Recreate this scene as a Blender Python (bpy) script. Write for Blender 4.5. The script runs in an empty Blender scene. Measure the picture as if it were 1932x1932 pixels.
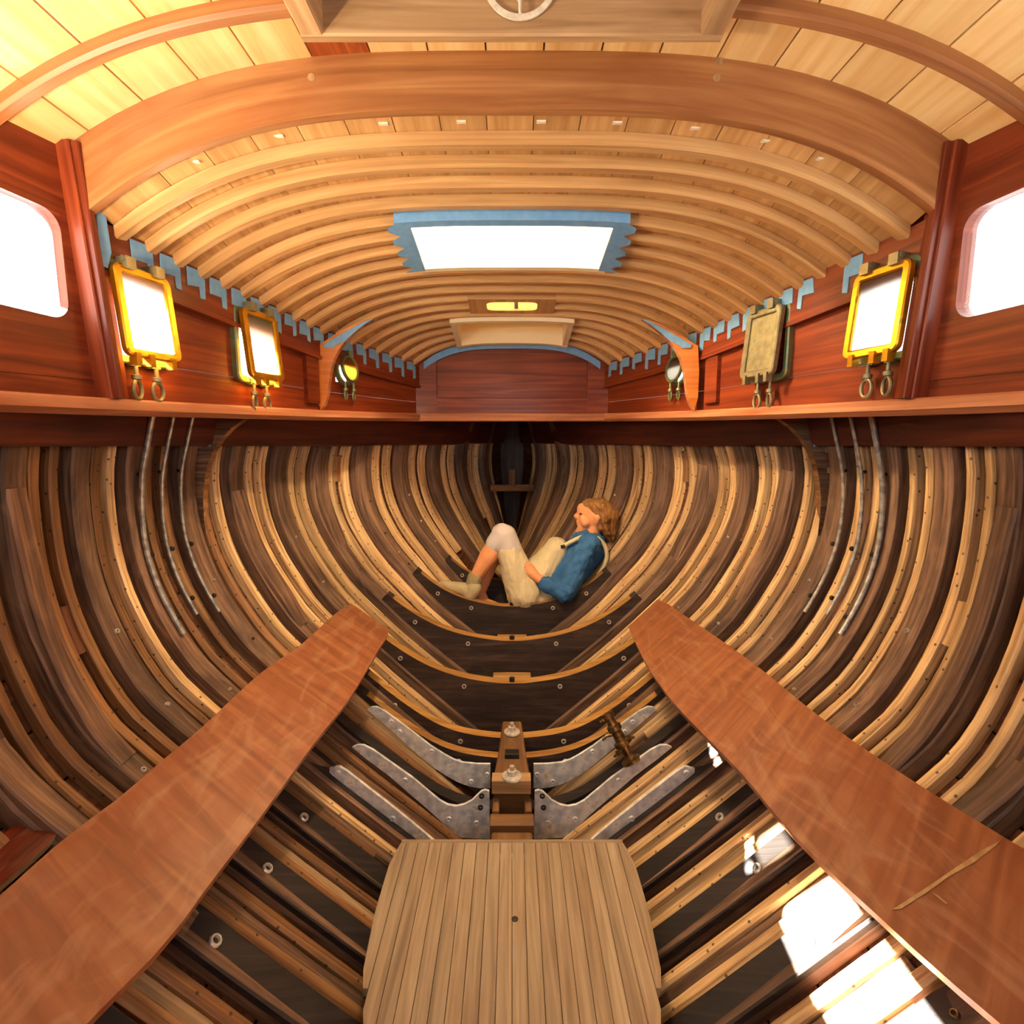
import bpy, bmesh, math, random
import numpy as np
from mathutils import Vector, Matrix
random.seed(7)
rng = np.random.default_rng(11)
SC = bpy.context.scene
COL = SC.collection

# ------------------------------------------------------------------ camera, world, sun, exposure
F_PX = 1000.0; CX = CY = 966.0; PITCH = math.atan(0.131)
SP, CP = math.sin(PITCH), math.cos(PITCH)
cam_d = bpy.data.cameras.new('camera'); cam = bpy.data.objects.new('camera', cam_d); COL.objects.link(cam)
cam_d.sensor_width = 36.0; cam_d.lens = 36.0 * F_PX / 1932.0; cam_d.clip_start = 0.02
cam.location = (0, 0, 0); cam.rotation_euler = (math.pi / 2 - PITCH, 0, 0)
SC.camera = cam

world = bpy.data.worlds.new('world'); SC.world = world; world.use_nodes = True
wn = world.node_tree; bg = wn.nodes['Background']
bg.inputs[0].default_value = (0.93, 0.97, 1.0, 1); bg.inputs[1].default_value = 3.5

sun_d = bpy.data.lights.new('sun', 'SUN'); sun = bpy.data.objects.new('sun', sun_d); COL.objects.link(sun)
sun_d.energy = 190.0; sun_d.angle = math.radians(0.6); sun_d.color = (1.0, 0.94, 0.84)
sun.rotation_euler = Vector((1.79, -0.205, -1.465)).to_track_quat('-Z', 'Y').to_euler()

SC.view_settings.view_transform = 'Standard'; SC.view_settings.look = 'None'
SC.view_settings.gamma = 1.0; SC.view_settings.use_curve_mapping = False
SC.view_settings.exposure = 1.05
SC.cycles.max_bounces = 12; SC.cycles.diffuse_bounces = 7; SC.cycles.sample_clamp_indirect = 8.0

# ------------------------------------------------------------------ helpers
def ray(u, v):
    cy = (CY - v) / F_PX
    return Vector(((u - CX) / F_PX, CP + SP * cy, -SP + CP * cy))
def at(u, v, Y):
    d = ray(u, v); return d * (Y / d.y)
def on_plane(u, v, p0, n):
    d = ray(u, v); return d * (p0.dot(n) / d.dot(n))

def srgb(r, g, b):
    f = lambda c: (c / 255 / 12.92) if c / 255 <= 0.04045 else ((c / 255 + 0.055) / 1.055) ** 2.4
    return (f(r), f(g), f(b), 1)

MATS = {}
def nod(nt, t, **kw):
    n = nt.nodes.new(t)
    for k, v in kw.items(): setattr(n, k, v)
    return n
def wood(name, cols, rough=0.55, across=55, along=3.0, blot=0.45, blotcol=(30, 20, 15), vary=0.3, coat=0.0, bump=0.15, dust=0.0, dustcol=(205, 180, 155), spec=0.35, blotscale=5.0, nails=0.0):
    m = bpy.data.materials.new(name); m.use_nodes = True; nt = m.node_tree; L = nt.links.new
    b = nt.nodes['Principled BSDF']
    uv = nod(nt, 'ShaderNodeUVMap'); uv.uv_map = 'UVMap'
    oi = nod(nt, 'ShaderNodeObjectInfo')
    mu = nod(nt, 'ShaderNodeMath', operation='MULTIPLY'); mu.inputs[1].default_value = 53.0; L(oi.outputs['Random'], mu.inputs[0])
    cb = nod(nt, 'ShaderNodeCombineXYZ'); L(mu.outputs[0], cb.inputs[0]); L(mu.outputs[0], cb.inputs[1]); L(mu.outputs[0], cb.inputs[2])
    ad = nod(nt, 'ShaderNodeVectorMath', operation='ADD'); L(uv.outputs[0], ad.inputs[0]); L(cb.outputs[0], ad.inputs[1])
    def noise(sx, sy, det, dist):
        mp = nod(nt, 'ShaderNodeVectorMath', operation='MULTIPLY'); L(ad.outputs[0], mp.inputs[0]); mp.inputs[1].default_value = (sx, sy, 1)
        n = nod(nt, 'ShaderNodeTexNoise'); n.inputs['Scale'].default_value = 1; n.inputs['Detail'].default_value = det
        n.inputs['Distortion'].default_value = dist; L(mp.outputs[0], n.inputs['Vector']); return n
    n1 = noise(across, along, 6, 0.8)
    rp = nod(nt, 'ShaderNodeValToRGB'); e = rp.color_ramp.elements
    e[0].position = 0.3; e[0].color = srgb(*cols[0]); e[1].position = 0.7; e[1].color = srgb(*cols[-1])
    for k, c in enumerate(cols[1:-1]):
        x = e.new(0.3 + 0.4 * (k + 1) / (len(cols) - 1)); x.color = srgb(*c)
    L(n1.outputs[0], rp.inputs[0])
    n2 = noise(blotscale * 2, blotscale * 0.6, 5, 0.5)
    mr = nod(nt, 'ShaderNodeMapRange'); mr.inputs[1].default_value = 0.45; mr.inputs[2].default_value = 0.75; mr.inputs[4].default_value = blot
    L(n2.outputs[0], mr.inputs[0])
    mx = nod(nt, 'ShaderNodeMix', data_type='RGBA'); L(mr.outputs[0], mx.inputs[0]); L(rp.outputs[0], mx.inputs[6]); mx.inputs[7].default_value = srgb(*blotcol)
    last = mx.outputs[2]
    if dust > 0:
        n3 = noise(14, 5, 8, 1.5)
        m3 = nod(nt, 'ShaderNodeMapRange'); m3.inputs[1].default_value = 0.5; m3.inputs[2].default_value = 0.72; m3.inputs[4].default_value = dust
        L(n3.outputs[0], m3.inputs[0])
        x3 = nod(nt, 'ShaderNodeMix', data_type='RGBA'); L(m3.outputs[0], x3.inputs[0]); L(last, x3.inputs[6]); x3.inputs[7].default_value = srgb(*dustcol)
        last = x3.outputs[2]
    if nails:
        mp = nod(nt, 'ShaderNodeVectorMath', operation='MULTIPLY'); L(ad.outputs[0], mp.inputs[0]); mp.inputs[1].default_value = (nails, nails, 1)
        vo = nod(nt, 'ShaderNodeTexVoronoi'); vo.voronoi_dimensions = '2D'; vo.inputs['Scale'].default_value = 1; L(mp.outputs[0], vo.inputs['Vector'])
        vr = nod(nt, 'ShaderNodeMapRange'); vr.inputs[1].default_value = 0.05; vr.inputs[2].default_value = 0.075; vr.inputs[3].default_value = 0.8; vr.inputs[4].default_value = 0
        L(vo.outputs['Distance'], vr.inputs[0])
        xv = nod(nt, 'ShaderNodeMix', data_type='RGBA'); L(vr.outputs[0], xv.inputs[0]); L(last, xv.inputs[6]); xv.inputs[7].default_value = srgb(30, 22, 18); last = xv.outputs[2]
    hs = nod(nt, 'ShaderNodeHueSaturation'); L(last, hs.inputs['Color'])
    mv = nod(nt, 'ShaderNodeMapRange'); mv.inputs[3].default_value = 1 - vary; mv.inputs[4].default_value = 1 + vary; L(oi.outputs['Random'], mv.inputs[0])
    L(mv.outputs[0], hs.inputs['Value'])
    L(hs.outputs[0], b.inputs['Base Color'])
    mrr = nod(nt, 'ShaderNodeMapRange'); mrr.inputs[3].default_value = max(rough - 0.12, 0.05); mrr.inputs[4].default_value = min(rough + 0.18, 1); L(n2.outputs[0], mrr.inputs[0])
    L(mrr.outputs[0], b.inputs['Roughness'])
    b.inputs['Specular IOR Level'].default_value = spec
    b.inputs['Coat Weight'].default_value = coat; b.inputs['Coat Roughness'].default_value = 0.18
    if bump:
        bp = nod(nt, 'ShaderNodeBump'); bp.inputs['Strength'].default_value = bump; bp.inputs['Distance'].default_value = 0.004
        L(n1.outputs[0], bp.inputs['Height']); L(bp.outputs[0], b.inputs['Normal'])
    MATS[name] = m; return m
def metal(name, c1, c2, rough=0.45, scale=40, met=0.9, c3=None, bump=0.2):
    m = bpy.data.materials.new(name); m.use_nodes = True; nt = m.node_tree; L = nt.links.new
    b = nt.nodes['Principled BSDF']
    tc = nod(nt, 'ShaderNodeTexCoord')
    n = nod(nt, 'ShaderNodeTexNoise'); n.inputs['Scale'].default_value = scale; n.inputs['Detail'].default_value = 6; L(tc.outputs['Object'], n.inputs['Vector'])
    rp = nod(nt, 'ShaderNodeValToRGB'); e = rp.color_ramp.elements
    e[0].position = 0.38; e[0].color = srgb(*c1); e[1].position = 0.62; e[1].color = srgb(*c2)
    if c3: x = e.new(0.7); x.color = srgb(*c3)
    L(n.outputs[0], rp.inputs[0]); L(rp.outputs[0], b.inputs['Base Color'])
    b.inputs['Metallic'].default_value = met; b.inputs['Roughness'].default_value = rough
    bp = nod(nt, 'ShaderNodeBump'); bp.inputs['Strength'].default_value = bump; bp.inputs['Distance'].default_value = 0.003
    L(n.outputs[0], bp.inputs['Height']); L(bp.outputs[0], b.inputs['Normal'])
    MATS[name] = m; return m
def cloth(name, c1, c2, scale=9, rough=0.85, bump=0.6, stretch=(1, 1, 1), trans=0.0):
    m = bpy.data.materials.new(name); m.use_nodes = True; nt = m.node_tree; L = nt.links.new
    b = nt.nodes['Principled BSDF']
    tc = nod(nt, 'ShaderNodeTexCoord')
    mp = nod(nt, 'ShaderNodeMapping'); mp.inputs['Scale'].default_value = stretch; L(tc.outputs['Object'], mp.inputs[0])
    n = nod(nt, 'ShaderNodeTexNoise'); n.inputs['Scale'].default_value = scale; n.inputs['Detail'].default_value = 3; L(mp.outputs[0], n.inputs['Vector'])
    mx = nod(nt, 'ShaderNodeMix', data_type='RGBA'); mx.inputs[6].default_value = srgb(*c1); mx.inputs[7].default_value = srgb(*c2)
    L(n.outputs[0], mx.inputs[0]); L(mx.outputs[2], b.inputs['Base Color'])
    b.inputs['Roughness'].default_value = rough; b.inputs['Specular IOR Level'].default_value = 0.2
    if bump:
        bp = nod(nt, 'ShaderNodeBump'); bp.inputs['Strength'].default_value = bump; bp.inputs['Distance'].default_value = 0.02
        L(n.outputs[0], bp.inputs['Height']); L(bp.outputs[0], b.inputs['Normal'])
    MATS[name] = m; return m

wood('pine_pale', [(214, 168, 104), (230, 192, 130), (238, 208, 150)], rough=0.45, across=30, along=1.5, blot=0.25, blotcol=(196, 138, 62), vary=0.08, coat=0.15, bump=0.05)
wood('pine_roof', [(168, 122, 72), (190, 144, 90), (206, 162, 108)], rough=0.5, across=40, along=2, blot=0.3, blotcol=(140, 92, 48), vary=0.14, bump=0.06)
wood('cedar_red', [(120, 52, 16), (150, 70, 26), (176, 96, 40)], rough=0.5, across=40, along=2, vary=0.05)
wood('beam_ash', [(176, 128, 76), (196, 150, 96), (212, 170, 114)], rough=0.42, across=45, along=1.6, blot=0.28, blotcol=(150, 96, 48), vary=0.1, coat=0.1, bump=0.06)
wood('mahogany', [(88, 32, 15), (114, 47, 23), (136, 62, 31)], spec=0.22, rough=0.4, across=40, along=1.6, blot=0.35, blotcol=(80, 24, 10), vary=0.08, coat=0.12, bump=0.03)
wood('mahogany_pale', [(128, 80, 44), (152, 100, 58), (172, 122, 76)], rough=0.38, across=32, along=1.3, blot=0.5, blotcol=(128, 66, 30), vary=0.06, coat=0.3, bump=0.04)
wood('mahogany_lit', [(176, 98, 36), (196, 116, 44), (206, 132, 60)], rough=0.35, across=32, along=1.3, blot=0.3, blotcol=(150, 76, 26), vary=0.06, coat=0.3, bump=0.04)
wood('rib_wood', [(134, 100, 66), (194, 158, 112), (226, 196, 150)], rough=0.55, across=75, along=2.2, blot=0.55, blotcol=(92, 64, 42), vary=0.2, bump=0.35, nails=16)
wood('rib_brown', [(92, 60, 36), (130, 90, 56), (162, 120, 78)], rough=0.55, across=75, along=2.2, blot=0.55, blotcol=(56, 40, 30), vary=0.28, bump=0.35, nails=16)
wood('frame_brown', [(60, 42, 34), (104, 77, 60), (142, 110, 88)], rough=0.55, across=60, along=2.4, blot=0.75, blotcol=(44, 32, 28), vary=0.25, bump=0.35, dust=0.3, dustcol=(150, 118, 94))
wood('rib_grey', [(106, 84, 62), (142, 116, 88), (170, 144, 112)], rough=0.6, across=75, along=2.2, blot=0.5, blotcol=(66, 50, 38), vary=0.2, bump=0.35)
wood('hull_plank', [(58, 32, 22), (86, 50, 34), (114, 72, 50)], rough=0.55, across=40, along=1.5, blot=0.5, blotcol=(36, 20, 14), vary=0.3, bump=0.2)
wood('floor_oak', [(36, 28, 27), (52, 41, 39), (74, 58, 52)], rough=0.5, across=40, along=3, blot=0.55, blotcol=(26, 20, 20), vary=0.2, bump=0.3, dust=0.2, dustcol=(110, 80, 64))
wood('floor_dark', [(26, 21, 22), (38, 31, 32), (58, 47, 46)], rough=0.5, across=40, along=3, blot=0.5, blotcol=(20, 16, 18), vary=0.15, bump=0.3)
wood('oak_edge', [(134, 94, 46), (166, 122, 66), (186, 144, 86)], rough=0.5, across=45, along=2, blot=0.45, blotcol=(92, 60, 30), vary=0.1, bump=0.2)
wood('panel_mahogany', [(112, 64, 40), (132, 80, 52), (150, 96, 64)], rough=0.38, across=3, along=26, blot=0.6, blotcol=(126, 62, 28), vary=0.02, coat=0.3, bump=0.03, dust=0.3, dustcol=(180, 142, 112), blotscale=7.0)
wood('plank_dark_red', [(70, 18, 8), (94, 28, 12), (112, 40, 18)], rough=0.3, across=30, along=2, vary=0.02, coat=0.4, dust=0.2)
wood('sole_teak', [(116, 97, 78), (140, 119, 96), (158, 138, 113)], rough=0.62, across=60, along=2.5, blot=0.35, blotcol=(112, 78, 46), vary=0.1, bump=0.08)
wood('weathered', [(146, 110, 72), (172, 134, 92), (192, 156, 114)], rough=0.7, across=40, along=2, blot=0.4, blotcol=(124, 88, 54), vary=0.08, bump=0.1)
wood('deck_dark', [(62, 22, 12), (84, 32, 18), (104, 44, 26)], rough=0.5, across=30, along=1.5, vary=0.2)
wood('carlin_wood', [(142, 84, 54), (172, 112, 78), (198, 144, 108)], rough=0.5, across=30, along=1.4, blot=0.3, blotcol=(150, 70, 34), vary=0.04)
wood('keel_wood', [(92, 62, 36), (116, 82, 50), (136, 100, 64)], rough=0.5, across=30, along=2, blot=0.5, blotcol=(64, 40, 24), vary=0.1, bump=0.2)
metal('galvanised', (186, 190, 196), (238, 238, 238), rough=0.45, scale=26, met=0.08, c3=(214, 196, 162))
metal('bronze_green', (128, 122, 72), (120, 146, 118), rough=0.45, scale=30, met=0.7, c3=(168, 138, 60))
metal('brass', (196, 140, 30), (214, 160, 44), rough=0.3, scale=20, met=0.85, c3=(150, 120, 60))
metal('bronze_dull', (124, 116, 90), (150, 140, 108), rough=0.45, scale=30, met=0.6, c3=(110, 130, 112))
metal('bronze_valve', (110, 84, 52), (160, 128, 84), rough=0.3, scale=60, met=0.9)
metal('steel', (196, 190, 182), (232, 226, 218), rough=0.35, scale=60, met=0.6)
metal('steel_pipe', (134, 132, 128), (186, 182, 174), rough=0.45, scale=40, met=0.7)
metal('iron_black', (24, 20, 18), (40, 34, 30), rough=0.6, scale=40, met=0.4)
metal('white_enamel', (214, 200, 176), (236, 226, 204), rough=0.4, scale=60, met=0.1)
cloth('tape_blue', (92, 142, 190), (130, 172, 208), scale=40, bump=0.1, rough=0.6)
cloth('hatch_white', (226, 206, 164), (240, 226, 192), scale=5, bump=0.05)

def glass_mat(name, col, trans):
    m = bpy.data.materials.new(name); m.use_nodes = True; nt = m.node_tree; L = nt.links.new
    nt.nodes.remove(nt.nodes['Principled BSDF']); out = nt.nodes['Material Output']
    t = nod(nt, 'ShaderNodeBsdfTransparent'); t.inputs[0].default_value = col
    tl = nod(nt, 'ShaderNodeBsdfTranslucent'); tl.inputs[0].default_value = col
    g = nod(nt, 'ShaderNodeBsdfGlossy'); g.inputs['Roughness'].default_value = 0.1
    m1 = nod(nt, 'ShaderNodeMixShader'); m1.inputs[0].default_value = 1 - trans; L(t.outputs[0], m1.inputs[1]); L(tl.outputs[0], m1.inputs[2])
    m2 = nod(nt, 'ShaderNodeMixShader'); m2.inputs[0].default_value = 0.06; L(m1.outputs[0], m2.inputs[1]); L(g.outputs[0], m2.inputs[2])
    L(m2.outputs[0], out.inputs[0]); MATS[name] = m
glass_mat('diffuser_pale', (0.60, 0.50, 0.36, 1), 0.0)
glass_mat('glass_milk', (0.7, 0.66, 0.58, 1), 0.0)
glass_mat('diffuser_dim', (0.10, 0.07, 0.035, 1), 0.0)
glass_mat('glass_clear', (1, 1, 0.98, 1), 0.97)
glass_mat('glass_frosted', (0.9, 0.88, 0.82, 1), 0.5)
glass_mat('glass_yellow', (1.0, 0.8, 0.22, 1), 0.25)

WLOC = {}
def finish(o, label=None, cat=None, group=None, kind=None):
    if label: o['label'] = label
    if cat: o['category'] = cat
    if group: o['group'] = group
    if kind: o['kind'] = kind
    return o
def empty(name, loc, **kw):
    o = bpy.data.objects.new(name, None); COL.objects.link(o); o.location = loc; o.empty_display_size = 0.05
    WLOC[o] = Vector(loc); return finish(o, **kw)
def mk(name, verts, faces, mat, parent=None, uvs=None, fmats=None, sharp=35, local=False, smooth=True, **kw):
    """verts in world space; the object's origin goes to the base of its bounding box"""
    vs = [Vector(v) for v in verts]
    if local: org = Vector((0, 0, 0))
    else:
        mn = Vector([min(v[k] for v in vs) for k in range(3)]); mxx = Vector([max(v[k] for v in vs) for k in range(3)])
        org = Vector(((mn.x + mxx.x) / 2, (mn.y + mxx.y) / 2, mn.z))
    me = bpy.data.meshes.new(name); me.from_pydata([tuple(v - org) for v in vs], [], faces)
    ul = me.uv_layers.new(name='UVMap')
    if uvs is None:
        k = 0
        for p in me.polygons:
            n = p.normal
            ax = max(range(3), key=lambda a: abs(n[a]))
            for li in p.loop_indices:
                v = vs[me.loops[li].vertex_index]
                ul.data[li].uv = (v.x, v.y) if ax == 2 else ((v.z, v.y) if ax == 0 else (v.z, v.x))
    else:
        flat = [c for f in uvs for c in f]
        for li, c in enumerate(flat): ul.data[li].uv = c
    ms = mat if isinstance(mat, (list, tuple)) else [mat]
    for m in ms: me.materials.append(MATS[m])
    if fmats:
        for p, i in zip(me.polygons, fmats): p.material_index = i
    bm = bmesh.new(); bm.from_mesh(me); bmesh.ops.recalc_face_normals(bm, faces=bm.faces); bm.to_mesh(me); bm.free()
    if smooth:
        me.shade_smooth()
        me.set_sharp_from_angle(angle=math.radians(sharp))
    o = bpy.data.objects.new(name, me); COL.objects.link(o)
    o.location = org
    if parent is not None:
        o.parent = parent
        if not local: o.location = org - WLOC.get(parent, Vector((0, 0, 0)))
    WLOC[o] = org
    return finish(o, **kw)
def loft(name, rings, mat, parent=None, cap=True, closed=True, **kw):
    R = np.asarray(rings, float); n, m, _ = R.shape
    verts = R.reshape(-1, 3)
    cen = R.mean(axis=1); v = np.concatenate([[0], np.cumsum(np.linalg.norm(np.diff(cen, axis=0), axis=1))])
    per = np.linalg.norm(np.roll(R, -1, axis=1) - R, axis=2).mean(axis=0); u = np.concatenate([[0], np.cumsum(per)])
    faces = []; uvs = []
    mm = m if closed else m - 1
    for i in range(n - 1):
        for j in range(mm):
            k = (j + 1) % m
            faces.append((i * m + j, i * m + k, (i + 1) * m + k, (i + 1) * m + j))
            uvs.append(((u[j], v[i]), (u[j + 1], v[i]), (u[j + 1], v[i + 1]), (u[j], v[i + 1])))
    if cap and closed:
        for i, rev in ((0, True), (n - 1, False)):
            f = [i * m + j for j in range(m)]
            if rev: f.reverse()
            faces.append(tuple(f)); a = R[i] - cen[i]
            c2 = [(float(R[i][x - i * m] @ np.array([1, .7, 0.0])), float(R[i][x - i * m] @ np.array([0, .1, 1.0]))) for x in f]
            uvs.append(tuple(c2))
    return mk(name, verts, faces, mat, parent, uvs=uvs, **kw)
def rect_ring(c, a, b, ha, hb, ch=0.004):
    """chamfered rectangle about c in the directions a, b"""
    c = Vector(c); a = Vector(a); b = Vector(b)
    P = [(-ha + ch, -hb), (ha - ch, -hb), (ha, -hb + ch), (ha, hb - ch), (ha - ch, hb), (-ha + ch, hb), (-ha, hb - ch), (-ha, -hb + ch)]
    return [c + a * p + b * q for p, q in P]
def box(name, x0, x1, y0, y1, z0, z1, mat, parent=None, axis=1, ch=0.004, **kw):
    lo = (x0, y0, z0); hi = (x1, y1, z1); c = [(lo[k] + hi[k]) / 2 for k in range(3)]; h = [(hi[k] - lo[k]) / 2 for k in range(3)]
    e = [Vector((1, 0, 0)), Vector((0, 1, 0)), Vector((0, 0, 1))]
    i, j = [k for k in range(3) if k != axis]; ch = min(ch, h[i] * .5, h[j] * .5)
    rings = []
    for t in (-1, 1):
        cc = list(c); cc[axis] += t * h[axis]
        rings.append(rect_ring(cc, e[i], e[j], h[i], h[j], ch))
    return loft(name, rings, mat, parent, **kw)
def bar(name, p, q, w, t, up, mat, parent=None, ch=0.003, **kw):
    p = Vector(p); q = Vector(q); d = (q - p).normalized(); a = d.cross(Vector(up)).normalized(); b = a.cross(d).normalized()
    return loft(name, [rect_ring(x, a, b, w / 2, t / 2, min(ch, w / 4, t / 4)) for x in (p, q)], mat, parent, **kw)
def tube(name, pts, r, mat, parent=None, n=10, **kw):
    pts = [Vector(p) for p in pts]; rr = r if isinstance(r, (list, tuple)) else [r] * len(pts)
    rings = []; prev = None
    for i, p in enumerate(pts):
        d = (pts[min(i + 1, len(pts) - 1)] - pts[max(i - 1, 0)]).normalized()
        a = prev - d * prev.dot(d) if prev is not None else d.orthogonal()
        a.normalize(); prev = a; b = d.cross(a)
        rings.append([p + (a * math.cos(2 * math.pi * k / n) + b * math.sin(2 * math.pi * k / n)) * rr[i] for k in range(n)])
    return loft(name, rings, mat, parent, **kw)
def lathe(name, p, d, prof, mat, parent=None, n=14, **kw):
    """prof = [(distance along d, radius)]"""
    p = Vector(p); d = Vector(d).normalized(); a = d.orthogonal().normalized(); b = d.cross(a)
    rings = [[p + d * h + (a * math.cos(2 * math.pi * k / n) + b * math.sin(2 * math.pi * k / n)) * r for k in range(n)] for h, r in prof]
    return loft(name, rings, mat, parent, **kw)
def torus(name, c, nrm, R, r, mat, parent=None, n=20, m=8, sx=1.0, updir=None, **kw):
    c = Vector(c); nrm = Vector(nrm).normalized(); a = Vector(updir).normalized() if updir else nrm.orthogonal().normalized(); b = nrm.cross(a)
    V = []; Fc = []
    for i in range(n):
        t = 2 * math.pi * i / n; e = a * math.cos(t) * sx + b * math.sin(t)
        for j in range(m):
            s = 2 * math.pi * j / m
            V.append(c + e * R + (e.normalized() * math.cos(s) + nrm * math.sin(s)) * r)
    for i in range(n):
        for j in range(m):
            Fc.append((i * m + j, ((i + 1) % n) * m + j, ((i + 1) % n) * m + (j + 1) % m, i * m + (j + 1) % m))
    return mk(name, V, Fc, mat, parent, **kw)
def plate(name, pts, th, mat, parent=None, **kw):
    """flat polygon (3D points, coplanar) given a thickness along th"""
    pts = [Vector(p) for p in pts]; th = Vector(th); n = len(pts)
    V = pts + [p + th for p in pts]
    Fc = [tuple(range(n)), tuple(range(2 * n - 1, n - 1, -1))] + [(i, (i + 1) % n, n + (i + 1) % n, n + i) for i in range(n)]
    fm = kw.pop('edge', None)
    if fm: kw['fmats'] = [0, 0] + [1] * n; mat = [mat, fm]
    return mk(name, V, Fc, mat, parent, **kw)
def bolt(p, n, r, mat, parent, name='bolt', ring=True):
    p = Vector(p); n = Vector(n).normalized()
    return lathe(name, p - n * 0.002, n, [(0, r), (0.006, r), (0.009, r * .85), (0.009, r * .6), (0.001, r * .5)], mat, parent, n=10)
def ordinal(i): return ['first', 'second', 'third', 'fourth', 'fifth', 'sixth', 'seventh', 'eighth', 'ninth', 'tenth', 'eleventh', 'twelfth', 'thirteenth', 'fourteenth', 'fifteenth', 'sixteenth', 'seventeenth', 'eighteenth', 'nineteenth', 'twentieth'][i]

# ------------------------------------------------------------------ the hull's shape
ST = {
 -0.9: [(1.10,.11),(1.13,0),(1.145,-.1),(1.145,-.23),(1.135,-.38),(1.10,-.53),(1.04,-.70),(.94,-.84),(.60,-1.13),(.30,-1.38),(.05,-1.58)],
 0.9: [(1.18,.12),(1.20,0),(1.215,-.1),(1.215,-.23),(1.205,-.38),(1.175,-.53),(1.115,-.70),(1.01,-.84),(.65,-1.17),(.32,-1.46),(.05,-1.70)],
 1.8: [(1.28,.14),(1.31,0),(1.33,-.1),(1.335,-.25),(1.32,-.40),(1.28,-.55),(1.195,-.73),(1.085,-.875),(.70,-1.24),(.34,-1.55),(.05,-1.80)],
 2.3: [(1.17,.155),(1.215,0),(1.24,-.12),(1.235,-.26),(1.205,-.41),(1.15,-.55),(1.06,-.71),(.96,-.85),(.64,-1.17),(.32,-1.46),(.05,-1.70)],
 2.8: [(.96,.17),(1.02,0),(1.06,-.13),(1.06,-.28),(1.025,-.42),(.97,-.54),(.885,-.68),(.79,-.80),(.55,-1.04),(.27,-1.28),(.05,-1.46)],
 3.05: [(.80,.18),(.87,0),(.89,-.13),(.885,-.27),(.855,-.40),(.80,-.52),(.725,-.64),(.64,-.745),(.46,-.95),(.23,-1.15),(.05,-1.3)],
 3.55: [(.46,.20),(.53,0),(.55,-.12),(.54,-.25),(.51,-.37),(.465,-.47),(.41,-.57),(.36,-.65),(.26,-.80),(.14,-.95),(.05,-1.05)],
 4.1: [(.14,.22),(.20,0),(.215,-.12),(.21,-.22),(.19,-.33),(.17,-.42),(.145,-.50),(.125,-.58),(.09,-.70),(.06,-.80),(.04,-.88)],
 4.5: [(.04,.23),(.045,0),(.045,-.12),(.045,-.2),(.04,-.3),(.04,-.38),(.04,-.45),(.04,-.5),(.035,-.58),(.03,-.64),(.03,-.7)],
}
NS = 61
def catmull(P, n):
    P = np.asarray(P, float); out = []
    P2 = np.vstack([2 * P[0] - P[1], P, 2 * P[-1] - P[-2]])
    for i in range(1, len(P2) - 2):
        for t in np.linspace(0, 1, 12, endpoint=False):
            a, b, c, d = P2[i - 1], P2[i], P2[i + 1], P2[i + 2]
            out.append(.5 * (2 * b + (c - a) * t + (2 * a - 5 * b + 4 * c - d) * t * t + (3 * b - a - 3 * c + d) * t ** 3))
    out.append(P[-1]); out = np.array(out)
    s = np.concatenate([[0], np.cumsum(np.linalg.norm(np.diff(out, axis=0), axis=1))]); q = np.linspace(0, s[-1], n)
    return np.stack([np.interp(q, s, out[:, k]) for k in range(out.shape[1])], axis=1)
SY = np.array(sorted(ST)); SSEC = np.array([catmull(ST[y], NS) for y in sorted(ST)])
# finite-difference (Hermite) blending of the sections along the boat
TAN = np.zeros_like(SSEC)
for i in range(len(SY)):
    a, b = max(i - 1, 0), min(i + 1, len(SY) - 1)
    TAN[i] = (SSEC[b] - SSEC[a]) / (SY[b] - SY[a])
def section(Y):
    Y = min(max(Y, SY[0]), SY[-1]); i = min(np.searchsorted(SY, Y, side='right') - 1, len(SY) - 2)
    h = SY[i + 1] - SY[i]; t = (Y - SY[i]) / h
    return ((2 * t ** 3 - 3 * t * t + 1) * SSEC[i] + (t ** 3 - 2 * t * t + t) * h * TAN[i] + (-2 * t ** 3 + 3 * t * t) * SSEC[i + 1] + (t ** 3 - t * t) * h * TAN[i + 1])
def hp(Y, s, off=0.0):
    """point of the inner planking face (right side) at fraction s of the girth, off metres inward"""
    S = section(Y); q = s * (NS - 1); i = int(min(q, NS - 2)); f = q - i
    p = S[i] * (1 - f) + S[i + 1] * f
    a = S[max(i - 1, 0)]; b = S[min(i + 2, NS - 1)]; d = b - a; d = d / np.linalg.norm(d)
    nrm = np.array([-abs(d[1]) if abs(d[1]) > 1e-6 else 0, 0]); nrm = np.array([d[1], -d[0]])
    if nrm[0] > 0: nrm = -nrm
    p = p + nrm * off
    return float(p[0]), float(p[1])
def P3(side, Y, s, off=0.0):
    x, z = hp(Y, s, off); return Vector((side * x, Y, z))
def s_of_z(Y, z):
    S = section(Y); return float(np.interp(-z, -S[:, 1], np.linspace(0, 1, NS)))
def z_of_x(Y, x):
    S = section(Y)[25:]; return float(np.interp(-x, -S[:, 0], S[:, 1]))
SIDES = ((-1, 'left'), (1, 'right'))
SIDEN = {-1: 'left', 1: 'right'}

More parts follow.
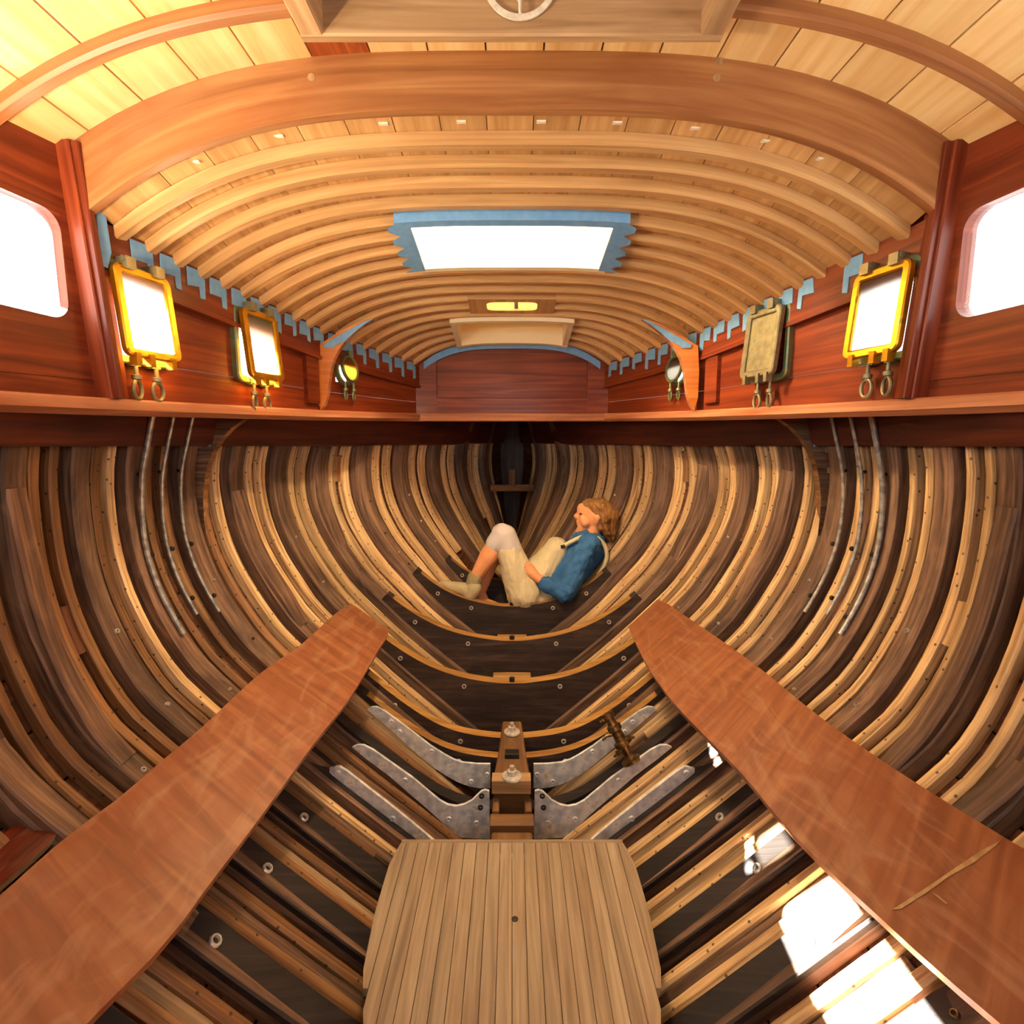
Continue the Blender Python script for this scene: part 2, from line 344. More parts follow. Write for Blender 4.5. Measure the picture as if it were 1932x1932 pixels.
HULL = {}
for sd, sn in SIDES:
    ys = np.linspace(-0.9, 4.5, 40); ss = np.linspace(0, 1, 30)
    V = [P3(sd, y, s, -0.03) for y in ys for s in ss]; m = len(ss)
    Fc = [(i * m + j, i * m + j + 1, (i + 1) * m + j + 1, (i + 1) * m + j) for i in range(len(ys) - 1) for j in range(m - 1)]
    HULL[sd] = mk('wall_' + sn, V, Fc, 'hull_plank', kind='structure', label='ribbed wooden hull side on the %s of the boat' % sn)
    # strakes
    nst = 17
    for k in range(nst):
        s0, s1 = k / nst + .0012, (k + 1) / nst - .0012
        cuts = [-0.9, random.uniform(1.0, 1.5), random.uniform(2.1, 2.8), 4.45] if k % 2 else [-0.9, random.uniform(1.5, 2.1), 4.45]
        for a, b in zip(cuts[:-1], cuts[1:]):
            rings = []
            for y in np.linspace(a + .001, b - .001, max(int((b - a) / .12), 3)):
                rings.append([P3(sd, y, s, o) for s, o in ((s0, -.022), (s0, -.002), (s0 + .004, 0), ((s0 + s1) / 2, 0), (s1 - .004, 0), (s1, -.002), (s1, -.022))])
            loft('plank', rings, 'hull_plank', HULL[sd])

# frame stations
PITCH_F = 0.25; Y0 = 1.30
UNITS = [(i, Y0 + PITCH_F * i) for i in range(-3, 12)]
def timber(name, sd, Yc, w, d, s0, s1, mat, parent, off=0.0, n=34, wob=0.0, taper=None, **kw):
    rings = []; ph = random.uniform(0, 9)
    for k, s in enumerate(np.linspace(s0, s1, n)):
        t = k / (n - 1)
        ww = w * (1 + wob * math.sin(ph + 9 * t) * .5 + wob * random.uniform(-.5, .5)); yo = wob * .1 * w * math.sin(ph * 2 + 7 * t)
        dd = d * (taper(t) if taper else 1)
        y0, y1 = Yc - ww / 2 + yo, Yc + ww / 2 + yo; c = 0.006
        rings.append([P3(sd, y0, s, off), P3(sd, y0, s, off + dd - c), P3(sd, y0 + c, s, off + dd), P3(sd, y1 - c, s, off + dd), P3(sd, y1, s, off + dd - c), P3(sd, y1, s, off)])
    return loft(name, rings, mat, parent, **kw)
for sd, sn in SIDES:
    for i, Y in UNITS:
        stop = 0.985
        s_top = 0.03
        w = 0.078 if Y < 3.3 else 0.06
        fr = timber('frame', sd, Y, w, 0.05, s_top, stop, 'frame_brown', HULL[sd], wob=0.04)
        for s in ((.3, .42, .5, .55) if i % 2 else (.34, .46, .56)):
            if Y < 3.4:
                p = P3(sd, Y, s, .05); q = P3(sd, Y, s, .10)
                bolt(p, q - p, 0.008 if Y < 1.7 else .006, 'steel' if random.random() < .5 else 'bronze_valve', fr)
        for o in (-.088, .088):
            s_end = stop if random.random() < .7 else random.uniform(.62, .85)
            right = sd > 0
            mat = 'rib_wood' if (right or Y > 2.2) else random.choice(['rib_wood', 'rib_brown', 'rib_brown', 'rib_brown'])  # near left ribs mostly darker: dimmer light on that side put into the colour
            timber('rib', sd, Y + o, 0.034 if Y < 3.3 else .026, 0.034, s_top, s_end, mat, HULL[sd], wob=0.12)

# short doubling futtocks lying on the frames, with rounded feet
for sd, i_, s0, s1 in ((-1, 0, .10, .44), (-1, 4, .16, .46), (-1, 6, .10, .38), (1, -1, .36, .62), (1, 0, .12, .46), (1, 4, .12, .40), (1, 6, .14, .42), (-1, -1, .34, .60)):
    Y = Y0 + PITCH_F * i_
    timber('futtock', sd, Y, .068, .022, s0, s1, 'frame_brown', HULL[sd], off=.049, n=30, wob=.02, taper=lambda t: min(1, max(.08, 4 * min(t, 1 - t) + .0) ** .5))
# thin brown fillets between the ribs low down, where the bilge was packed
for sd, sn in SIDES:
    for i, Y in UNITS:
        if Y < 2.2:
            timber('fillet', sd, Y + .125, .040, .022, random.uniform(.52, .6), .97, random.choice(['rib_grey', 'frame_brown', 'rib_grey']), HULL[sd], wob=.15)
            timber('fillet', sd, Y + .055, .022, .03, random.uniform(.50, .66), .97, random.choice(['rib_brown', 'rib_grey', 'frame_brown']), HULL[sd], wob=.15)

# sheer clamp and deck edge
def Xc(Y):
    return float(np.interp(Y, [-.9, .4, 1.18, 1.45, 1.9, 2.4, 2.75, 3.1], [1.06, 1.13, 1.14, 1.105, .995, .866, .72, .54]))
def Hc(Y):
    return float(np.interp(Y, [-.9, 1.18, 1.45, 2.4, 3.1, 4.5], [.11, .112, .118, .143, .166, .21]))
for sd, sn in SIDES:
    rings = []
    for y in np.linspace(-.85, 4.3, 40):
        s1 = s_of_z(y, 0.002); o0, o1 = .036, .075
        if y > 3.7: o1 = .05
        rings.append([P3(sd, y, .0, o0), P3(sd, y, .0, o1), P3(sd, y, s1 * .5, o1), P3(sd, y, s1 - .006, o1), P3(sd, y, s1, o1 - .01), P3(sd, y, s1, o0)])
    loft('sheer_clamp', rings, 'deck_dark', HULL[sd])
    # side deck planks and beams
    dk = mk('deck_' + sn, [Vector((sd * (x0 if e == 0 else x1), y, z)) for y in np.linspace(-.85, 3.1, 24) for e, x0, x1, z in ((0, Xc(y), 0, Hc(y) + .045), (1, 0, hp(y, 0)[0] + .02, Hc(y) + .045))],
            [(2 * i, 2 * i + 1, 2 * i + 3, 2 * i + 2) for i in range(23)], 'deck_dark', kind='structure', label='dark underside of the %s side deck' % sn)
    for k in range(3):
        rings = []
        for y in np.linspace(-.85, 3.1, 24):
            x_ = Xc(y) + .012; d_ = hp(y, 0)[0] + .02 - x_; a = x_ + d_ * (k + .02) / 3; b = x_ + d_ * (k + .98) / 3; z = Hc(y) + .02
            rings.append([(sd * a, y, z), (sd * b, y, z), (sd * b, y, z + .02), (sd * a, y, z + .02)])
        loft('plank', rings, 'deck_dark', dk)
    for i, Y in UNITS:
        if Y < 3.05: box('deck_beam', *(sorted((sd * (Xc(Y) + .034), sd * (hp(Y, 0)[0] - .02)))), Y - .02, Y + .02, Hc(Y) - .02, Hc(Y) + .02, 'deck_dark', dk, axis=0)
# fore deck
fd = mk('deck_front', [(sx * (hp(y, 0)[0] + .02), y, Hc(y) + .05) for y in np.linspace(3.1, 4.5, 10) for sx in (-1, 1)], [(2 * i, 2 * i + 1, 2 * i + 3, 2 * i + 2) for i in range(9)], 'deck_dark', kind='structure', label='dark underside of the fore deck over the bow')
for k in range(8):
    rings = []
    for y in np.linspace(3.1, 4.48, 10):
        w = hp(y, 0)[0]; a = -w + 2 * w * (k + .02) / 8; b = -w + 2 * w * (k + .98) / 8; z = Hc(y) + .02
        rings.append([(a, y, z), (b, y, z), (b, y, z + .02), (a, y, z + .02)])
    loft('plank', rings, 'deck_dark', fd)
for y in (3.35, 3.6, 3.85, 4.1): box('deck_beam', -hp(y, 0)[0] + .03, hp(y, 0)[0] - .03, y - .02, y + .02, Hc(y) - .02, Hc(y) + .02, 'deck_dark', fd, axis=0)
# backbone: keel timber along the bottom, stem at the bow
rings = [[(-.09, y, hp(y, 1)[1] - .06), (.09, y, hp(y, 1)[1] - .06), (.07, y, hp(y, 1)[1] + .05), (-.07, y, hp(y, 1)[1] + .05)] for y in np.linspace(-.9, 4.5, 40)]
keel = loft('keel', rings, 'keel_wood', kind='structure', label='brown keel timber along the bottom of the hull')
box('stem_post', -.12, .12, 4.38, 4.55, -1.0, .3, 'floor_oak', keel, axis=2)
# aft bulkhead closing the hull below deck behind the camera
S = section(-.88); V = [(sx * S[j][0], -.88, S[j][1]) for sx in (-1, 1) for j in range(0, NS, 4)]
nV = len(V) // 2; order = list(range(nV)) + list(range(2 * nV - 1, nV - 1, -1))
plate('wall_back', [V[j] for j in order], (0, -.03, 0), 'mahogany', kind='structure', label='mahogany bulkhead behind the sole')

# ------------------------------------------------------------------ floor timbers (the U-shaped cross members)
def floor_timber(Y, th, zc, arm, xe, rad, mat='floor_oak', edge='oak_edge', label='', split=False):
    xs = np.linspace(-xe, xe, 49); V = []; n = len(xs)
    def top(x):
        a = z_of_x(Y, max(abs(x), .05)) + .05 + arm
        return .5 * (a + zc + math.sqrt((a - zc) ** 2 + rad * rad))
    lo = [z_of_x(Y, max(abs(x), .05)) + .048 for x in xs]; hi = [top(x) for x in xs]
    for k in (0, -1): hi[k] = lo[k] + .012
    for y in (Y - th / 2, Y + th / 2):
        for x, z in zip(xs, lo): V.append((x, y, z))
        for x, z in zip(xs, hi): V.append((x, y, z))
    Fc = []; fm = []; q = 2 * n
    for i in range(n - 1):
        Fc.append((i, i + 1, n + i + 1, n + i)); fm.append(0)
        Fc.append((q + i, q + n + i, q + n + i + 1, q + i + 1)); fm.append(0)
        Fc.append((n + i, n + i + 1, q + n + i + 1, q + n + i)); fm.append(1 if abs(xs[i] + xs[i + 1]) / 2 < xe * .93 else 0)  # tan top faces: light caught on the upper edges, put into the colour
        Fc.append((i, q + i, q + i + 1, i + 1)); fm.append(0)
    Fc += [(0, n, q + n, q), (n - 1, q + n - 1, q + 2 * n - 1, 2 * n - 1)]; fm += [0, 0]
    uvs = []
    for f in Fc: uvs.append(tuple((V[v][2] + V[v][1], V[v][0]) for v in f))
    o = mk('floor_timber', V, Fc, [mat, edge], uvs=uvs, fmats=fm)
    finish(o, label, 'floor timber', 'floor timbers across the keel')
    return o, top
FT = [
 (3.30, .06, -.90, .02, .42, .16, 'dark floor timber behind the resting person'),
 (3.05, .06, -1.00, .02, .58, .22, 'dark U-shaped floor timber the resting person sits on'),
 (2.80, .06, -1.115, .02, .70, .24, 'dark U-shaped floor timber just below the resting person'),
 (2.55, .06, -1.24, .02, .74, .24, 'dark U-shaped floor timber right behind the keelson bolt'),
 (2.33, .05, -1.385, .02, .72, .16, 'brown curved floor timber at the far tip of the keelson'),
 (2.24, .045, -1.43, .01, .70, .16, 'brown curved floor timber just behind the furthest galvanised plates'),
 (2.05, .06, -1.53, .02, .80, .12, 'dark floor timber behind the horned galvanised plates'),
 (1.82, .086, -1.66, .016, .80, .06, 'dark floor timber behind the straight galvanised plates'),
 (1.55, .086, -1.70, .018, .80, .04, 'dark floor timber under the front end of the sole'),
 (1.30, .086, -1.68, .018, .80, .04, 'dark floor timber under the middle of the sole'),
 (1.05, .086, -1.66, .018, .80, .04, 'dark floor timber under the near half of the sole'),
 (0.80, .086, -1.64, .018, .80, .04, 'dark floor timber nearest to the viewer'),
]
for Y, th, zc, arm, xe, rad, lab in FT:
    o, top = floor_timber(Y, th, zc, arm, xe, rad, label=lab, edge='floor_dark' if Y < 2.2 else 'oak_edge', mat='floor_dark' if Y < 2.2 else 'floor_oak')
    for sx in (-1, 1):
        for xx in ((xe * .83, xe * .42) if Y < 2.0 else (xe * .75, .24)):
            if Y < 2.0:
                z0 = top(xx); z1 = top(xx + .01); nrm = Vector((-(z1 - z0) * sx, 0, .01)).normalized()
                bolt((sx * xx, Y, z0), nrm, .015, 'steel' if xx > .5 else 'bronze_valve', o)
            else:
                bolt((sx * xx, Y - th / 2, top(xx) - .045), (0, -1, 0), .012, 'steel', o)
    if 2.5 < Y < 3.2:
        lathe('bolt', (0, Y - .005, zc + rad * .18), (0, 0, 1), [(0, .014), (.02, .014), (.022, .008)], 'iron_black', o)
for Y, zc, w in ((2.97, -1.115, .085), (2.72, -1.235, .1)):
    z0 = hp(Y, 1)[1]
    o = box('limber_block', -w, w, Y - .03, Y + .03, z0, zc, 'oak_edge', axis=0, ch=.012)
    finish(o, 'small tan wooden block on the keel %s' % ('nearest below the resting person' if Y > 2.9 else 'between the two nearer dark U-shaped timbers'), 'block')

# ------------------------------------------------------------------ keelson
kz1, kz0 = -1.33, -1.45
ks = empty('keelson', (0, 1.95, -1.75), label='stepped brown keelson block on the centreline in front of the sole', cat='keelson')
loft('tapered_top', [rect_ring((0, y, (-1.78 + z) / 2), (1, 0, 0), (0, 0, 1), w, (z + 1.78) / 2, .006) for y, w, z in ((1.99, .072, kz1), (2.15, .058, kz1 + .01), (2.36, .045, kz1 + .02))], 'keel_wood', ks)
box('cross_block', -.08, .075, 1.94, 1.995, kz1 - .055, kz1 + .005, 'weathered', ks, axis=0)
box('recess_back', -.072, .072, 1.965, 1.99, -1.60, kz1 - .055, 'keel_wood', ks, axis=0)
box('lip_block', -.083, .083, 1.84, 1.90, -1.5, kz0 + .02, 'keel_wood', ks, axis=0, ch=.012)
box('side_cheek', -.078, -.05, 1.89, 1.97, -1.6, kz0 + .03, 'keel_wood', ks, axis=1)
box('side_cheek', .05, .078, 1.89, 1.97, -1.6, kz0 + .03, 'keel_wood', ks, axis=1)
box('base_block', -.078, .078, 1.60, 1.85, -1.74, -1.47, 'keel_wood', ks, axis=1, ch=.008)
for y, z, r in ((1.965, kz1 + .005, .022), (2.27, kz1 + .018, .02), (1.71, -1.47, .026)):
    lathe('washer', (0, y, z), (0, 0, 1), [(0, r * 1.9), (.006, r * 1.8), (.008, r * .9)], 'steel', ks, n=16)
    lathe('nut', (0, y, z + .006), (0, 0, 1), [(0, r * .9), (.022, r * .9), (.024, r * .5), (.04, r * .45), (.042, r * .1)], 'steel', ks, n=6)
box('iron_plate', -.03, .03, 2.08, 2.12, kz1 + .005, kz1 + .03, 'iron_black', ks, axis=0)

# ------------------------------------------------------------------ galvanised strap floors
def strap_poly(pts, Y, mirror):
    out = []
    for zx, zy in pts:
        u, v = 560 + zx * .4348, 1150 + zy * .4348
        p = at(u, v, Y)
        if mirror: p.x = -p.x
        out.append(p)
    return out
STRAPS = [
 (2.19, [(305,436),(322,424),(345,423),(380,441),(450,492),(520,545),(580,592),(640,630),(680,652),(720,665),(780,671),(840,672),(839,775),(800,776),(760,770),(725,760),(690,745),(645,720),(600,690),(540,642),(480,590),(400,515),(340,465)], [(410,487),(445,530),(585,615),(757,745),(825,715)], 'furthest'),
 (1.99, [(240,598),(262,589),(290,590),(330,610),(400,660),(500,730),(560,780),(620,830),(655,849),(690,855),(725,848),(760,830),(782,808),(800,791),(818,785),(835,790),(838,995),(700,990),(660,955),(610,905),(560,860),(480,792),(400,722),(300,648)], [(802,808),(797,858),(660,908),(780,925),(470,740)], 'horned middle'),
 (1.80, [(140,705),(150,692),(168,684),(185,683),(220,705),(310,775),(400,845),(500,925),(600,1010),(680,1080),(620,1100),(490,1000),(390,920),(300,853),(200,770)], [(178,708),(415,905)], 'nearest straight'),
]
for Y, pts, bolts, nm in STRAPS:
    for sd, sn in SIDES:
        o = plate('strap_floor', strap_poly(pts, Y, sd > 0), (0, .012, 0), 'galvanised', smooth=False)
        finish(o, '%s galvanised floor plate on the %s of the keelson' % (nm, sn), 'metal plate', 'galvanised floor plates')
        for zx, zy in bolts:
            p = strap_poly([(zx, zy)], Y, sd > 0)[0]
            bolt(p, (0, -1, 0), .011, 'iron_black' if nm.startswith('horned') and zx > 790 else 'galvanised', o, name='rivet')

# ------------------------------------------------------------------ sole (the loose floor boards)
SOLEZ = -1.27
def sole_w(y): return float(np.interp(y, [.2, .5, .8, 1.0, 1.13, 1.33, 1.45, 1.53, 1.556], [.12, .19, .27, .325, .362, .378, .374, .362, .352]))
sole = box('floor', -.30, .30, 0.25, 1.50, SOLEZ - .05, SOLEZ - .022, 'sole_teak', kind='structure', label='narrow planked cabin sole with bowed sides')
sw = .0375
for k in range(-11, 11):
    a, b = k * sw, (k + 1) * sw
    ys = [y for y in np.linspace(.22, 1.545, 30)]
    rings = []
    for y in ys:
        w = sole_w(y); aa, bb = max(a + .0006, -w), min(b - .0006, w)
        if bb - aa < .003: continue
        zt = SOLEZ + rng.uniform(-.0003, .0003)
        rings.append([(aa, y, SOLEZ - .022), (bb, y, SOLEZ - .022), (bb, y, zt - .001), (bb - .001, y, zt), (aa + .001, y, zt), (aa, y, zt - .001)])
    if len(rings) > 2: loft('plank', rings, 'sole_teak', sole)
box('end_batten', -.355, .355, 1.545, 1.562, SOLEZ - .04, SOLEZ + .001, 'sole_teak', sole, axis=0)
for y in (.55, 1.05, 1.42): box('bearer', -.33, .33, y - .025, y + .025, SOLEZ - .13, SOLEZ - .05, 'floor_oak', sole, axis=0)
lathe('finger_hole', (.008, 1.27, SOLEZ + .0006), (0, 0, 1), [(0, .009), (.0006, .009)], 'iron_black', sole)

# ------------------------------------------------------------------ long side boards lying along the bilges
def side_board(sd, sn, outer, inner, lab):
    A = Vector((-.97, .90, -.854)); B = Vector((-.80, 2.52, -.785)); C = Vector((-.577, 2.40, -.875))
    A *= .955; B *= .955; C *= .955
    n = (B - A).cross(C - A).normalized()
    if n.z < 0: n = -n
    if sd > 0: A.x = -A.x; n.x = -n.x
    po = [on_plane(u, v, A, n) for u, v in outer]; pi_ = [on_plane(u, v, A, n) for u, v in inner]
    # carry both edges on past the frame towards the viewer
    for L in (po, pi_):
        d = (L[0] - L[1]).normalized(); L.insert(0, L[0] + d * .45)
    po = catmull(np.array(po), 30); pi_ = catmull(np.array(pi_), 30); th = np.array(n) * .02
    # clear of the frames: keep the outer edge just inside their faces
    rings = [[a, b, b - th, a - th] for a, b in zip(po, pi_)]
    return loft('side_board', rings, 'panel_mahogany', label=lab, cat='board', group='side boards along the bilges')
side_board(-1, 'left', [(0,1689),(125,1579),(227,1503),(315,1427),(379,1374),(489,1272),(568,1216),(630,1160),(662,1138)],
           [(163,1932),(315,1776),(400,1662),(489,1545),(591,1405),(660,1317),(700,1250),(735,1192),(733,1187)], 'long mahogany side board lying along the left bilge')
side_board(1, 'right', [(1932,1602),(1800,1522),(1687,1450),(1550,1355),(1429,1257),(1349,1200),(1290,1160),(1258,1138),(1240,1131)],
           [(1888,1932),(1762,1825),(1660,1731),(1569,1647),(1474,1549),(1391,1450),(1270,1325),(1215,1245),(1186,1182)], 'long scratched mahogany side board lying along the right bilge')
sb = bpy.data.objects['side_board.001']
A = Vector((.97, .90, -.854)) * .955; B = Vector((.80, 2.52, -.785)) * .955; C = Vector((.577, 2.40, -.875)) * .955
n = (B - A).cross(C - A).normalized(); n = n if n.z > 0 else -n
def scuff(px):
    plate('scuff', [on_plane(u, v, A, n) + n * .0004 for u, v in px], n * .0012, 'weathered', sb, smooth=False)
scuff([(1683, 1717), (1692, 1712), (1760, 1668), (1800, 1640), (1850, 1607), (1889, 1586), (1880, 1596), (1838, 1628), (1790, 1655), (1750, 1684), (1700, 1716)])
scuff([(1754, 1682), (1770, 1690), (1788, 1706), (1785, 1707), (1766, 1692)])
# short dark red board outboard of the left one
A = Vector((-1.0, 1.0, -.80)); n = Vector((.35, .02, .94)).normalized()
bp = [on_plane(u, v, A, n) for u, v in [(-60,1640),(0,1578),(62,1528),(84,1538),(96,1540),(112,1546),(122,1556),(88,1595),(60,1620),(0,1672),(-60,1725)]]
finish(plate('red_board', bp, -n * .018, 'plank_dark_red', edge='rib_wood'), 'short dark red varnished board with a splintered end', 'board')

# ------------------------------------------------------------------ butt blocks on the planking
def butt_block(sd, Y, z0, z1, w, mat, lab):
    s0, s1 = s_of_z(Y, z0), s_of_z(Y, z1)
    o = timber('butt_block', sd, Y, w, .022, s0, s1, mat, None, n=8)
    finish(o, lab, 'block', 'butt blocks between the ribs')
def find_y(u, v, sd):
    best = None
    for Y in np.linspace(.8, 3.6, 281):
        p = at(u, v, Y); s = s_of_z(Y, p.z); e = abs(hp(Y, s, .02)[0] - abs(p.x))
        if best is None or e < best[0]: best = (e, Y, p.z)
    return best[1], best[2]
for (u, v0, v1, sd, w, mat, lab) in [
    (1790, 1127, 1225, 1, .07, 'weathered', 'grey wooden butt block between two pale ribs at far right'),
    (1406, 960, 1025, 1, .07, 'rib_brown', 'brown butt block between two ribs right of the resting person'),
    (1280, 848, 906, 1, .07, 'rib_brown', 'brown butt block high between ribs above the person'),
    (150, 1134, 1243, -1, .08, 'hull_plank', 'dark red-brown butt block between ribs at far left'),
    (632, 860, 910, -1, .07, 'rib_brown', 'brown butt block high between ribs left of centre'),
    (40, 1530, 1500, -1, .08, 'frame_brown', 'brown butt block behind the short red board'),
    (1910, 1440, 1480, 1, .08, 'frame_brown', 'brown butt block at the right edge above the side board')]:
    ya, za = find_y(u, v0, sd); yb, zb = find_y(u, v1, sd); Y = (ya + yb) / 2
    if abs(za - zb) < .08: za = zb + .14
    butt_block(sd, Y, max(za, zb), min(za, zb), w, mat, lab)

# ------------------------------------------------------------------ chainplates (galvanised rods down the ribs)
for sd, sn in SIDES:
    for k, (Y, zb, r) in enumerate(((1.80, -.70, .009), (1.90, -.66, .0065), (1.99, -.68, .0065))):
        root = empty('chainplate', P3(sd, Y, s_of_z(Y, zb), .05), label='%s rod of three running down the %s hull ribs' % (('thick pale galvanised', 'thin galvanised middle', 'thin galvanised forward')[k], sn), cat='chainplate', group='galvanised chainplate rods')
        zs = np.linspace(.13, zb, 20); offs = [.088 - .028 * min(1, (.13 - z) / .5) for z in zs]
        tube('rod', [P3(sd, Y - .0 * i, s_of_z(Y, z), o) for i, (z, o) in enumerate(zip(zs, offs))], r, 'steel_pipe', root)
        for z in (-.10, -.40, zb + .06):
            p = P3(sd, Y + .012, s_of_z(Y, z), .05); q = P3(sd, Y + .012, s_of_z(Y, z), .12)
            lathe('bolt', p, q - p, [(0, .006), (.010, .006), (.012, .009), (.020, .0085), (.022, .003)], 'iron_black', root, n=8)

# ------------------------------------------------------------------ trunk cabin: sides, front, roof
def roof_c(Y): return .82 - .145 * (Y - 1.45)
def side_z(Y): return .564 - .081 * (Y - 1.49)
def roof_z(X, Y):
    t = min(abs(X) / Xc(Y), 1.06); return roof_c(Y) - (roof_c(Y) - side_z(Y)) * t ** 3.3
YF = 3.1
HOLES = {-1: [(1.565, .355, 0.082, .116), (2.02, .352, .082, .116)], 1: [(1.565, .365, .082, .116)]}
CAB = {}
for sd, sn in SIDES:
    ys = np.linspace(1.44, YF, 30)
    def strip(name, zlo, zhi, x0, x1, mat, parent, **kw):
        rings = []
        for y in ys:
            a, b = zlo(y), zhi(y); xx = Xc(y)
            rings.append([(sd * (xx + x0), y, a), (sd * (xx + x1), y, a), (sd * (xx + x1), y, b), (sd * (xx + x0), y, b)])
        return loft(name, rings, mat, parent, **kw)
    base = strip('wall_cabin_' + sn, lambda y: Hc(y) - .01, lambda y: .2285, 0, .03, 'mahogany', None, kind='structure', label='red mahogany cabin side on the %s with portlights' % sn)
    up = strip('upper_plank', lambda y: .2305, lambda y: side_z(y) + .05, 0, .03, 'mahogany', base)
    # cut the portlight openings
    for (yy, zz, hw, hh) in HOLES[sd] + [(2.57, .343, .054, .062)]:
        xx = Xc(yy); bpy.ops.mesh.primitive_cube_add(size=2, location=(sd * xx, yy, zz)); c = bpy.context.object; c.scale = (.12, hw, hh)
        md = up.modifiers.new('cut', 'BOOLEAN'); md.object = c; md.operation = 'DIFFERENCE'; md.solver = 'EXACT'
        dg = bpy.context.evaluated_depsgraph_get(); me = bpy.data.meshes.new_from_object(up.evaluated_get(dg)); up.modifiers.clear(); up.data = me
        bpy.data.objects.remove(c)
    strip('beam_shelf', lambda y: side_z(y) - .115, lambda y: side_z(y) + .01, -.022, 0, 'mahogany', base)
    strip('bead_moulding', lambda y: side_z(y) - .128, lambda y: side_z(y) - .113, -.03, 0, 'mahogany', base)
    # carlin all round the deck opening
    rings = []
    for y in np.linspace(-.85, YF, 40):
        xx, h = Xc(y), Hc(y)
        rings.append([(sd * (xx - .035), y, h - .03), (sd * (xx - .035), y, h - .006), (sd * (xx - .028), y, h), (sd * (xx + .03), y, h), (sd * (xx + .03), y, h - .045), (sd * (xx - .015), y, h - .045)])
    loft('carlin', rings, 'carlin_wood', base)
    CAB[sd] = base
# front wall of the trunk
def front_poly(x0, x1, z0, ztop, n=16):
    xs = np.linspace(x0, x1, n)
    return [(x, z0) for x in (x0, x1)] + [(x, ztop(x)) for x in xs[::-1]]
def yplate(name, poly, Y, th, mat, parent=None, **kw):
    return plate(name, [(x, Y, z) for x, z in poly], (0, th, 0), mat, parent, **kw)
zf = lambda x: roof_z(x, YF) + .02
fw = yplate('wall_cabin_front', front_poly(-.56, .56, Hc(YF) - .03, zf), YF, .03, 'mahogany', kind='structure', label='dark red mahogany panelled front wall of the cabin')
yplate('stile', front_poly(-.555, -.43, Hc(YF) - .02, zf), YF - .016, .016, 'mahogany', fw)
yplate('stile', front_poly(.43, .555, Hc(YF) - .02, zf), YF - .016, .016, 'mahogany', fw)
box('bottom_rail', -.43, .43, YF - .016, YF, Hc(YF) - .02, .255, 'mahogany', fw, axis=0)
box('carlin', -.57, .57, YF - .035, YF + .02, Hc(YF) - .045, Hc(YF), 'carlin_wood', fw, axis=0)

# ceiling of the trunk: planks, bent beams, skylights
SKY = (1.865, 2.155, .335); HATCH = (2.735, 3.03, .279); SLOT = (2.525, 2.625, .115)
ceil = bpy.data.objects.new('ceiling', None); COL.objects.link(ceil); WLOC[ceil] = Vector((0, 0, 0)); finish(ceil, 'curved planked cabin roof with many bent beams', kind='structure')
pw = .1405; YA = 1.425
def patch(name, cells, thick, zfun, mat, parent, **kw):
    V = []; Fc = []; uvs = []
    for x0, x1, y0, y1 in cells:
        ny = max(int((y1 - y0) / .12), 1); xs = np.linspace(x0, x1, 3); ys = np.linspace(y0, y1, ny + 1); b0 = len(V)
        for y in ys:
            for x in xs: V.append((x, y, zfun(x, y)))
        for y in ys:
            for x in xs: V.append((x, y, zfun(x, y) + thick))
        N = len(ys) * 3
        def quad(a, b, c, d, us): Fc.append((b0 + a, b0 + b, b0 + c, b0 + d)); uvs.append(us)
        for j in range(ny):
            for i in range(2):
                a = j * 3 + i; us = ((xs[i], ys[j]), (xs[i + 1], ys[j]), (xs[i + 1], ys[j + 1]), (xs[i], ys[j + 1]))
                quad(a, a + 1, a + 4, a + 3, us); quad(N + a, N + a + 3, N + a + 4, N + a + 1, (us[0], us[3], us[2], us[1]))
            for i in (0, 2):
                a = j * 3 + i; quad(a, a + 3, N + a + 3, N + a, ((0, ys[j]), (0, ys[j + 1]), (.02, ys[j + 1]), (.02, ys[j])))
        for j in (0, ny):
            for i in range(2):
                a = j * 3 + i; quad(a, N + a, N + a + 1, a + 1, ((0, 0), (.02, 0), (.02, .05), (0, .05)))
    return mk(name, V, Fc, mat, parent, uvs=uvs, **kw)
edges = [-1.07] + [-.905 + .1 * 0 + k * .12 for k in range(0, 16)] + [1.07]
for k, (a, b) in enumerate(zip(edges[:-1], edges[1:])):
    a += .0012; b -= .0012
    OP = [(o[0] - .012, o[1] + .012, o[2] + .012) for o in (SKY, HATCH)] + [SLOT]
    xs = sorted(set([a, b] + [v for o in OP for v in (-o[2], o[2]) if a < v < b]))
    cells = []
    for x0, x1 in zip(xs[:-1], xs[1:]):
        xm = (x0 + x1) / 2; y = YA
        # the roof narrows forward: stop where the plank meets the cabin side
        yend = YF
        while yend > YA + .1 and Xc(yend) + .03 < min(abs(x0), abs(x1)): yend -= .02
        cuts = [(o[0], o[1]) for o in (OP[0], OP[2], OP[1]) if abs(xm) < o[2]]
        for c0, c1 in cuts: cells.append((x0, x1, y, c0)); y = c1
        if yend > y: cells.append((x0, x1, y, yend))
    patch('plank', cells, .02, roof_z, 'pine_roof', ceil)
BEAMS = [1.528 + .0895 * i for i in range(18)]
def roof_beam(Y, x0, x1, w=.042, d=.029, parent=None, name='beam', mat='beam_ash', zf=roof_z, n=33):
    rings = []
    for x in np.linspace(x0, x1, n):
        c = .007
        r = []
        for y, dz in ((Y - w / 2, 0), (Y - w / 2, -d + c), (Y - w / 2 + c, -d), (Y + w / 2 - c, -d), (Y + w / 2, -d + c), (Y + w / 2, 0)):
            r.append((x, y, zf(x, Y) + dz + (.002 if dz == 0 else 0)))
        rings.append(r)
    return loft(name, rings, mat, parent)
